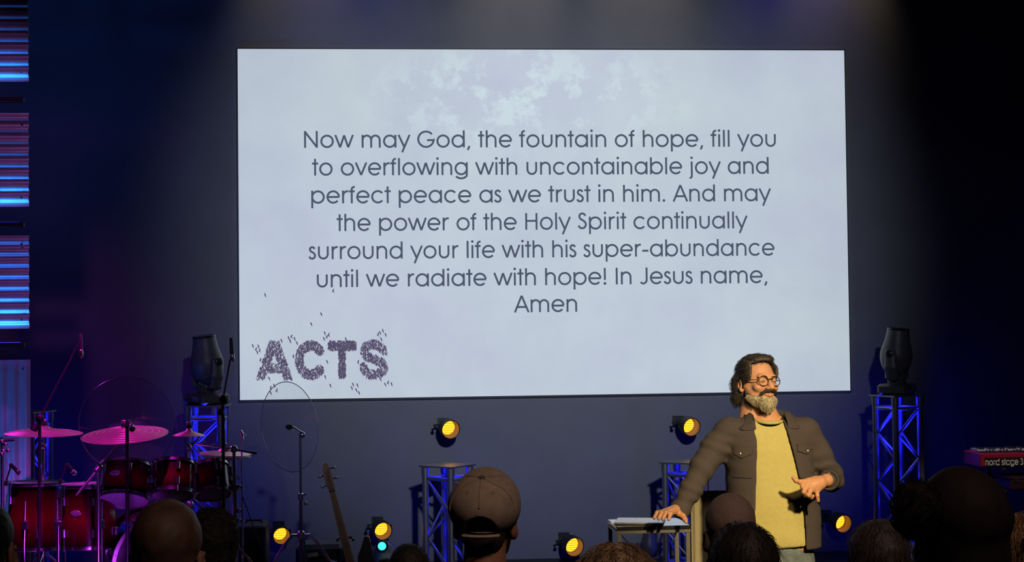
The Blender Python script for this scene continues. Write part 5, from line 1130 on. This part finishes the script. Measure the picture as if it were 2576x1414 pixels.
sm = Sf.mesh(1); sdf_part(MAN, 'sideburns', hw(cat(sm, strands(*sm, 700, 0.010, 0.0008, lambda p: V(0, -0.3, -1), 15, 0.001, 3, 0.001))), mat('grey_brown_stubble', (0.20, 0.14, 0.085), 0.7, 0, 0.4, 120))
Mf = Field((-0.06, -0.14, -0.09), (0.06, -0.06, -0.03), 0.0022)
for s in (-1, 1): Mf.chain([(0, -0.106, -0.0525), (s*0.018, -0.102, -0.0535), (s*0.034, -0.087, -0.066), (s*0.038, -0.078, -0.078)], [0.0065, 0.007, 0.006, 0.0045], 0.005)
X = Mf.all(); Mf.d = (Mf.d+0.0015*waves(X, 260, 41)).astype(np.float32); mm = Mf.mesh(1)
sdf_part(MAN, 'moustache', hw(cat(mm, strands(*mm, 350, 0.012, 0.0009, lambda p: V(1.2*np.sign(p[0]), 0, -0.8), 6, 0.001, 3, 0.001))), BROWN)

# ------------------------------------------------------------------ audience, seen from behind
def generic_body():
    f = Field((-0.42, -0.20, 0.0), (0.42, 0.28, 1.64), 0.010)
    f.cone((0, 0.01, 1.36), (0, 0.0, 1.52), 0.062, 0.055, 0.03)
    f.ell((0, 0, 1.30), (0.185, 0.105, 0.13), None, 0.05); f.ell((0, 0, 1.10), (0.155, 0.105, 0.20), None, 0.05); f.ell((0, 0, 0.93), (0.165, 0.115, 0.13), None, 0.04)
    for s in (-1, 1):
        f.chain([(s*0.175, 0, 1.395), (s*0.235, -0.01, 1.12), (s*0.245, 0.04, 0.88)], [.052, .043, .03], 0.03)
        f.ell((s*0.248, 0.055, 0.81), (0.018, 0.04, 0.05), None, 0.01)
        for k in range(4): f.cone((s*0.248, 0.035+0.017*k, 0.78), (s*0.243, 0.04+0.017*k, 0.70+0.008*abs(k-1.5)), 0.0105, 0.009, 0.004)
        f.cone((s*0.24, 0.085, 0.82), (s*0.232, 0.10, 0.755), 0.011, 0.009, 0.006)
        f.chain([(s*0.088, 0, 0.88), (s*0.10, 0.015, 0.50), (s*0.11, -0.01, 0.09)], [.085, .056, .042], 0.03); f.cone((s*0.11, -0.03, 0.045), (s*0.125, 0.15, 0.035), 0.04, 0.032, 0.02)
    return f
def head_xf(g): v = np.asarray(g[0]); return v*V(-1, -1, 1)+V(0, 0.03, 1.667), g[1]      # the head looks towards the stage
gb = generic_body().mesh(1); gh = head_field(0.0045, False, 0.16).mesh(1)
BODYME = None
sf2 = Field((-0.42, -0.20, 0.75), (0.42, 0.24, 1.52), 0.012)
sf2.ell((0, 0, 1.30), (0.205, 0.125, 0.15), None, 0.05); sf2.ell((0, 0, 1.08), (0.175, 0.125, 0.24), None, 0.05); sf2.ell((0, 0, 0.92), (0.185, 0.135, 0.12), None, 0.04)
for s in (-1, 1): sf2.chain([(s*0.178, 0, 1.395), (s*0.237, -0.01, 1.12), (s*0.246, 0.035, 0.91)], [.068, .058, .046], 0.03)
sf2.cone((0, 0.005, 1.36), (0, 0.0, 1.44), 0.09, 0.075, 0.03); sf2.cone((0, 0.0, 1.40), (0, 0.0, 1.56), 0.062, 0.064, 0, 'sub')
tf2 = Field((-0.26, -0.16, 0.06), (0.26, 0.16, 0.97), 0.012); tf2.ell((0, 0, 0.92), (0.182, 0.13, 0.10), None, 0.03)
for s in (-1, 1): tf2.chain([(s*0.088, 0, 0.86), (s*0.10, 0.015, 0.50), (s*0.11, -0.01, 0.07)], [.10, .075, .066], 0.03)
sh_g = Field((-0.2, -0.1, 0), (0.2, 0.22, 0.12), 0.010)
for s in (-1, 1): sh_g.cone((s*0.11, -0.03, 0.05), (s*0.128, 0.16, 0.04), 0.047, 0.04, 0.02)
X = sh_g.all(); sh_g.d = np.maximum(sh_g.d, 0.002-X[2]).astype(np.float32)
meshes = {}
def shared(key, g):
    if key not in meshes: meshes[key] = fastmesh(key, g); meshes[key].materials.append(None)
    return meshes[key]
def audience(px, top_px, y, label, height_off=0.0, skin=(0.22, 0.11, 0.07), shirt=(0.03, 0.03, 0.035), yaw=0.0):
    t = P(px, top_px, y); H = t[2]-FLOORZ-height_off; k = H/1.782
    T = Thing('person', label, 'person', V(t[0], y, FLOORZ), 'audience standing with their backs to us'); T.o.scale = (k, k, k); T.o.rotation_euler = (0, 0, yaw)
    T.L = V(0, 0, 0); T.k = k
    def add(nm, g, m, key=None, parent=None):
        me = shared(key, g) if key else fastmesh(nm, g)
        if not key: me.materials.append(m)
        o = bpy.data.objects.new(nm, me); COL.objects.link(o); o.parent = parent or T.o
        if key: o.material_slots[0].link = 'OBJECT'; o.material_slots[0].material = m
        return o
    T.add = add
    sk = mat('skin_%d' % len(bpy.data.materials), skin, 0.55, 0, 0.12, 60)
    add('body', cat(gb, head_xf(gh)), sk, 'standing_body')
    add('shirt', sf2.mesh(1) if 'standing_shirt' not in meshes else None, mat('shirt_%d' % len(bpy.data.materials), shirt, 0.85, 0, 0.2, 90, 0.2), 'standing_shirt')
    add('trousers', tf2.mesh(1) if 'standing_trousers' not in meshes else None, mat('dark_trousers', (0.02, 0.022, 0.03), 0.85, 0, 0.2, 90, 0.2), 'standing_trousers')
    add('shoes', sh_g.mesh(1) if 'standing_shoes' not in meshes else None, mat('dark_shoe_leather', (0.015, 0.013, 0.012), 0.5), 'standing_shoes')
    return T
def hair_geo(style, seed):
    # in head coordinates looking to -y; crown near z = .118
    f = Field((-0.17, -0.16, -0.30), (0.17, 0.20, 0.20), 0.0045)
    if style == 'short':
        f.ell((0, 0.022, 0.036), (0.0775, 0.101, 0.0885), None, 0.02); f.ell((0, 0.062, -0.035), (0.062, 0.052, 0.062), None, 0.02); amp, fr = 0.0016, 160
    elif style == 'curly':
        f.ell((0, 0.020, 0.045), (0.098, 0.118, 0.105), None, 0.02); f.ell((0, 0.06, -0.03), (0.088, 0.062, 0.07), None, 0.02); amp, fr = 0.008, 130
    elif style == 'long':
        f.ell((0, 0.024, 0.036), (0.085, 0.108, 0.092), None, 0.02); f.ell((0, 0.055, -0.08), (0.088, 0.062, 0.15), None, 0.03); f.ell((0, 0.06, -0.20), (0.085, 0.05, 0.09), None, 0.03); amp, fr = 0.004, 60
    elif style == 'bob':
        f.ell((0, 0.024, 0.036), (0.086, 0.108, 0.092), None, 0.02); f.ell((0, 0.045, -0.06), (0.088, 0.066, 0.10), None, 0.03); amp, fr = 0.004, 70
    elif style == 'bun':
        f.ell((0, 0.022, 0.036), (0.083, 0.105, 0.092), None, 0.02); f.ell((0, 0.062, -0.035), (0.066, 0.055, 0.07), None, 0.02); amp, fr = 0.003, 80
    elif style == 'fringe':                       # bald crown, a low ring of cropped hair
        f.ell((0, 0.022, 0.034), (0.0765, 0.100, 0.0865), None, 0.02); f.ell((0, 0.062, -0.035), (0.062, 0.052, 0.062), None, 0.02); f.ell((0, 0.115, 0.050), (0.056, 0.060, 0.050), None, 0.012, 'sub'); amp, fr = 0.0022, 140
    X = f.all(); st = (X[0], X[1], X[2]*(0.25 if style in ('long', 'bob') else 1.0)); f.d = (f.d+amp*waves(st, fr, seed)+0.4*amp*waves(X, fr*2.2, seed+1)).astype(np.float32)
    fc_ = np.maximum(X[1]+0.045, np.maximum(np.abs(X[0])-0.064, X[2]-0.075)); f.d = np.maximum(f.d, -fc_).astype(np.float32)
    if style in ('short', 'fringe', 'bun'):
        er = np.sqrt(((np.abs(X[0])-0.088)/0.032)**2+((X[1]-0.012)/0.034)**2+((X[2]+0.022)/0.042)**2)-1; f.d = np.maximum(f.d, -er*0.03).astype(np.float32)
        fr_ = np.maximum(X[1]-0.012, X[2]+0.01); f.d = np.maximum(f.d, -fr_).astype(np.float32)
    return f.mesh(1)
def down(p): return V(0.2*np.sign(p[0]), 0.6 if p[2] > 0.03 else 0.1, -0.3 if p[2] > 0.05 else -1.0)
# left edge
T = audience(-45, 1262, -8.5, 'dark silhouette of a head cut by the left edge of the picture', 0.01)
T.add('hair', head_xf(hair_geo('short', 1)), mat('black_hair_a', (0.008, 0.007, 0.009), 0.6, 0, 0.3, 80))
# bald man
T = audience(417, 1268, -9.1, 'close-cropped round head in front of the bass drum', 0.0, (0.20, 0.095, 0.055))
g = hair_geo('short', 2); T.add('hair', head_xf(g), mat('cropped_dark_hair', (0.085, 0.042, 0.03), 0.6, 0, 0.3, 30, 0.12, bscale=600))
# curly head
T = audience(533, 1288, -7.5, 'dark curly-haired person right beside the bald man', 0.022)
g = hair_geo('curly', 3); T.add('hair', head_xf(cat(g, strands(*g, 1500, 0.016, 0.0014, lambda p: V(0.3, 0.4, 0.2), 7, -0.002, 4, 0.006))), mat('black_curly_hair', (0.012, 0.009, 0.008), 0.7, 0, 0.4, 120, 0.4))
# small dark head in front of the truss
T = audience(1030, 1368, -7.6, 'low dark head just left of the man in the cap', 0.008)
g = hair_geo('short', 4); T.add('hair', head_xf(cat(g, strands(*g, 900, 0.016, 0.001, down, 8, 0.002, 3, 0.002))), mat('dark_hair_b', (0.02, 0.018, 0.02), 0.6, 0, 0.4, 100, 0.3))
# fair hair
T = audience(1550, 1366, -9.65, 'person with tousled light brown hair below the table', 0.016)
g = hair_geo('bob', 5); T.add('hair', head_xf(cat(g, strands(*g, 2200, 0.035, 0.0011, down, 9, 0.004, 4, 0.005))), mat('light_brown_hair', (0.22, 0.135, 0.07), 0.5, 0, 0.5, 70, 0.4))
# two heads in front of the speaker
T = audience(1838, 1246, -8.1, 'brown close-cropped head directly in front of the speaker', 0.003, (0.20, 0.115, 0.085))
g = hair_geo('short', 6); T.add('hair', head_xf(g), mat('brown_cropped_hair', (0.30, 0.215, 0.18), 0.85, 0, 0.12, 120, 0.2))
T = audience(1872, 1322, -8.95, 'dark-haired head overlapping the brown cropped head from the front', 0.006)
g = hair_geo('bob', 7); T.add('hair', head_xf(cat(g, strands(*g, 1200, 0.03, 0.001, down, 10, 0.003, 4, 0.003))), mat('black_hair_c', (0.014, 0.010, 0.010), 0.6, 0, 0.4, 90, 0.3))
# right group
T = audience(2212, 1308, -8.5, 'grey-brown haired head left of the big dark head', 0.012)
g = hair_geo('bob', 8); T.add('hair', head_xf(cat(g, strands(*g, 1500, 0.03, 0.001, down, 11, 0.003, 4, 0.003))), mat('grey_brown_hair', (0.06, 0.045, 0.042), 0.6, 0, 0.4, 80, 0.3))
T = audience(2425, 1180, -9.75, 'tall dark head with a curly knot of hair at its left side', 0.010, (0.24, 0.07, 0.05))
g = hair_geo('bun', 9); k_ = Field((-0.08, -0.08, -0.08), (0.08, 0.08, 0.08), 0.004); k_.ell((0, 0, 0), (0.045, 0.045, 0.050), None, 0.01); X = k_.all(); k_.d = (k_.d+0.006*waves(X, 120, 55)).astype(np.float32); kg = k_.mesh(1); kg = (kg[0]+V(0.095, 0.055, 0.055), kg[1])
DKH = mat('black_hair_d', (0.007, 0.0035, 0.005), 0.8, 0, 0.4, 80, spec=0.2)
hh = T.add('hair', head_xf(g), DKH); T.add('hair_knot', head_xf(cat(kg, strands(*kg, 500, 0.02, 0.001, lambda p: V(0.3, 0.4, 0.3), 12, 0, 4, 0.006))), DKH, None, hh)
T = audience(2568, 1292, -9.3, 'brown-haired person with a dark hair clip at the right edge', 0.012)
g = hair_geo('long', 10); BH = mat('chestnut_hair', (0.16, 0.075, 0.03), 0.45, 0, 0.4, 70, 0.4)
hh = T.add('hair', head_xf(cat(g, strands(*g, 1800, 0.05, 0.001, down, 13, 0.006, 4, 0.003))), BH)
cl = [box((0.0, 0, 0), (0.022, 0.016, 0.06), None, 0.005), box((0.0, 0.0, 0.034), (0.05, 0.02, 0.012), None, 0.004)]+[tube([(s*0.008, 0, 0.02), (s*0.03, 0.008, 0.0), (s*0.018, -0.006, -0.035)], [0.004, 0.004, 0.002], 6) for s in (-1, 1)]
cg = xf(join(*cl), rotx(-0.45), (0.012, 0.125, 0.075))
me = mesh_of('hair_clip', head_xf(cg)); me.materials.append(mat('dark_clip_plastic', (0.02, 0.012, 0.01), 0.15, coat=1.0)); o = bpy.data.objects.new('hair_clip', me); COL.objects.link(o); o.parent = hh
me = mesh_of('clip_hinge', head_xf(xf(join(box((0, 0, 0.042), (0.03, 0.012, 0.006), None, 0.002), ball((-0.006, 0.012, -0.02), 0.005, 8, 6)), rotx(-0.45), (0.012, 0.125, 0.075)))); me.materials.append(CHROME); o2 = bpy.data.objects.new('clip_hinge', me); COL.objects.link(o2); o2.parent = hh
# man in the cap
T = audience(1217, 1175, -8.5, 'man in a brown baseball cap seen from behind', 0.018, (0.34, 0.16, 0.10), yaw=-0.17)
def capx(g): return (np.asarray(g[0])-V(0, 0.022, 0.02))@rotx(-0.05).T*V(1.07, 1.07, 0.90)+V(0, 0.022, 0.018), g[1]
g = hair_geo('short', 11); g = (g[0], g[1][(g[0][g[1]][:, :, 2] < 0.055).all(1) & (np.linalg.norm(g[0][g[1]].mean(1)-V(0, 0.02, 0.03), axis=1) > 0.05)]); g = ((g[0]-V(0, 0.02, 0))*V(0.95, 0.95, 1)+V(0, 0.02, 0), g[1]); T.add('hair', head_xf(g), mat('dark_cropped_hair_e', (0.022, 0.016, 0.016), 0.8, 0, 0.3, 150, 0.2))
CAPM = mat('brown_suede', (0.36, 0.28, 0.225), 0.95, 0, 0.14, 35, 0.07, bscale=500)
cf = Field((-0.12, -0.13, -0.08), (0.12, 0.15, 0.17), 0.0032)
cf.ell((0, 0.022, 0.034), (0.090, 0.114, 0.098), None, 0.0); cf.ell((0, -0.025, 0.050), (0.070, 0.062, 0.090), None, 0.03); cf.ell((0, 0.022, 0.034), (0.079, 0.103, 0.087), None, 0.0, 'sub')
X = cf.all(); rimz = -0.012-0.22*(X[1]-0.02)
cf.d = np.maximum(cf.d, rimz-X[2]).astype(np.float32)
hole = np.sqrt((X[0]/0.038)**2+((X[2]+0.020)/0.042)**2)-1; hole = np.maximum(np.maximum(hole*0.04, 0.04-X[1]), (-0.034-X[2])+0.008); cf.d = np.maximum(cf.d, -hole).astype(np.float32)
cp = T.add('cap_crown', head_xf(capx(cf.mesh(1))), CAPM)
def on_cap(a, t, o=0.0): # azimuth, elevation angle on the crown
    q = rotx(-0.42)@V(math.sin(a)*math.cos(t), math.cos(a)*math.cos(t), math.sin(t)) if t > 0.35 else V(math.sin(a)*math.cos(t), math.cos(a)*math.cos(t), math.sin(t))
    w = min(1.0, max(0.0, t/1.2)); q = rotx(-0.42*w)@V(math.sin(a)*math.cos(t), math.cos(a)*math.cos(t), math.sin(t))
    return V((0.090+o)*q[0], 0.022+(0.114+o)*q[1], 0.034+(0.098+o)*q[2])
def raw(nm, g, m, parent):
    me = mesh_of(nm, head_xf(capx(g))); me.materials.append(m); o = bpy.data.objects.new(nm, me); COL.objects.link(o); o.parent = parent; return o
for k in range(6):
    a = k*PI/3; t_lo = math.radians(-2 if k else 12); raw('seam', tube([on_cap(a, t_lo+(PI/2-t_lo)*i/14, 0.0004) for i in range(15)], 0.0024, 6), CAPM, cp)
    raw('eyelet', torus(on_cap(a+PI/6, math.radians(48), 0.0005), on_cap(a+PI/6, math.radians(48))-V(0, 0.022, 0.034), 0.0038, 0.0012, 12, 6), CAPM, cp)
raw('cap_button', ball(on_cap(0, PI/2, 0.001), (0.009, 0.009, 0.006), 14, 8), mat('cap_button_suede', (0.12, 0.09, 0.07), 0.9), cp)
raw('strap', (lambda pts: tube(pts, 0.006, 6))([V(0.083*math.sin(a), 0.022+0.106*math.cos(a), -0.036) for a in np.linspace(-0.55, 0.55, 9)]), CAPM, cp)
pts = np.linspace(-1.15, 1.15, 15); v = []; f = []
for i, a in enumerate(pts):
    inn = V(0.088*math.sin(a), 0.022-0.112*math.cos(a), 0.012); out = V(0.080*math.sin(a), 0.022-0.112*math.cos(a)-0.068*math.cos(a*1.2)**2, 0.004-0.012*abs(math.sin(a)))
    for q in (inn, out, out-V(0, 0, 0.004), inn-V(0, 0, 0.004)): v.append(q)
for i in range(14):
    for k in range(4): f.append((i*4+k, i*4+(k+1) % 4, i*4+4+(k+1) % 4, i*4+4+k))
raw('brim', (np.array(v), f), CAPM, cp)

# ------------------------------------------------------------------ ceiling downlights grazing the wall above the screen
for x, col, pw, an in ((P(735, 0, 0)[0], (1.0, 0.8, 0.55), 10, 60), (P(1292, 0, 0)[0], (1.0, 0.8, 0.55), 14, 60), (P(1612, 0, 0)[0], (1.0, 0.8, 0.55), 13, 60), (P(2105, 0, 0)[0], (1.0, 0.8, 0.55), 12, 60), (P(885, 0, 0)[0], (0.1, 0.1, 1.0), 10, 70), (P(1985, 0, 0)[0], (0.1, 0.1, 1.0), 14, 70)):
    spot('ceiling_downlight', (x, -0.55, 5.5), (x, 0.06, 4.75), pw, col, an, 0.9, 0.05)
import numpy as np
P=np.array([[596,124],[604,1006],[2121,129],[2137,984]],float)
def proj(p,f,X):
    cx,cy,cz,yaw,pit,roll=p
    d=np.array([np.sin(yaw)*np.cos(pit),np.cos(yaw)*np.cos(pit),np.sin(pit)])
    r=np.cross(d,[0,0,1]);r/=np.linalg.norm(r);u=np.cross(r,d)
    r2=np.cos(roll)*r+np.sin(roll)*u;u2=-np.sin(roll)*r+np.cos(roll)*u
    v=X-np.array([cx,cy,cz]);
    return np.stack([1288+f*(v@r2)/(v@d),707-f*(v@u2)/(v@d)],1)
for f in (2800,3400,3920,4480):
  for asp in (16/9,1.74,None):
    W=5.0
    def res(q):
        a=asp if asp else q[6]
        H=W/a
        X=np.array([[-W/2,0,H/2],[-W/2,0,-H/2],[W/2,0,H/2],[W/2,0,-H/2]])
        return (proj(q[:6],f,X)-P).ravel()
    q=np.array([-1,-f*5/1530,0,0.0,0,0,1.76])
    n=7 if asp is None else 6
    lam=1e-3
    for it in range(300):
        r0=res(q);J=np.zeros((8,n))
        for i in range(n):
            e=np.zeros(7);e[i]=1e-6;J[:,i]=(res(q+e)-r0)/1e-6
        dq=-np.linalg.solve(J.T@J+lam*np.diag(np.diag(J.T@J)),J.T@r0)
        q2=q.copy();q2[:n]+=dq
        if (res(q2)**2).sum()<(r0**2).sum(): q=q2;lam*=.5
        else: lam*=3
    c=q[:6]; hor=707+f*np.tan(q[4])
    print(f,asp,np.round(c,3),round(q[6],3),'rms',np.round(np.sqrt((res(q)**2).mean()),2),'hor',round(hor), np.round(res(q),1))
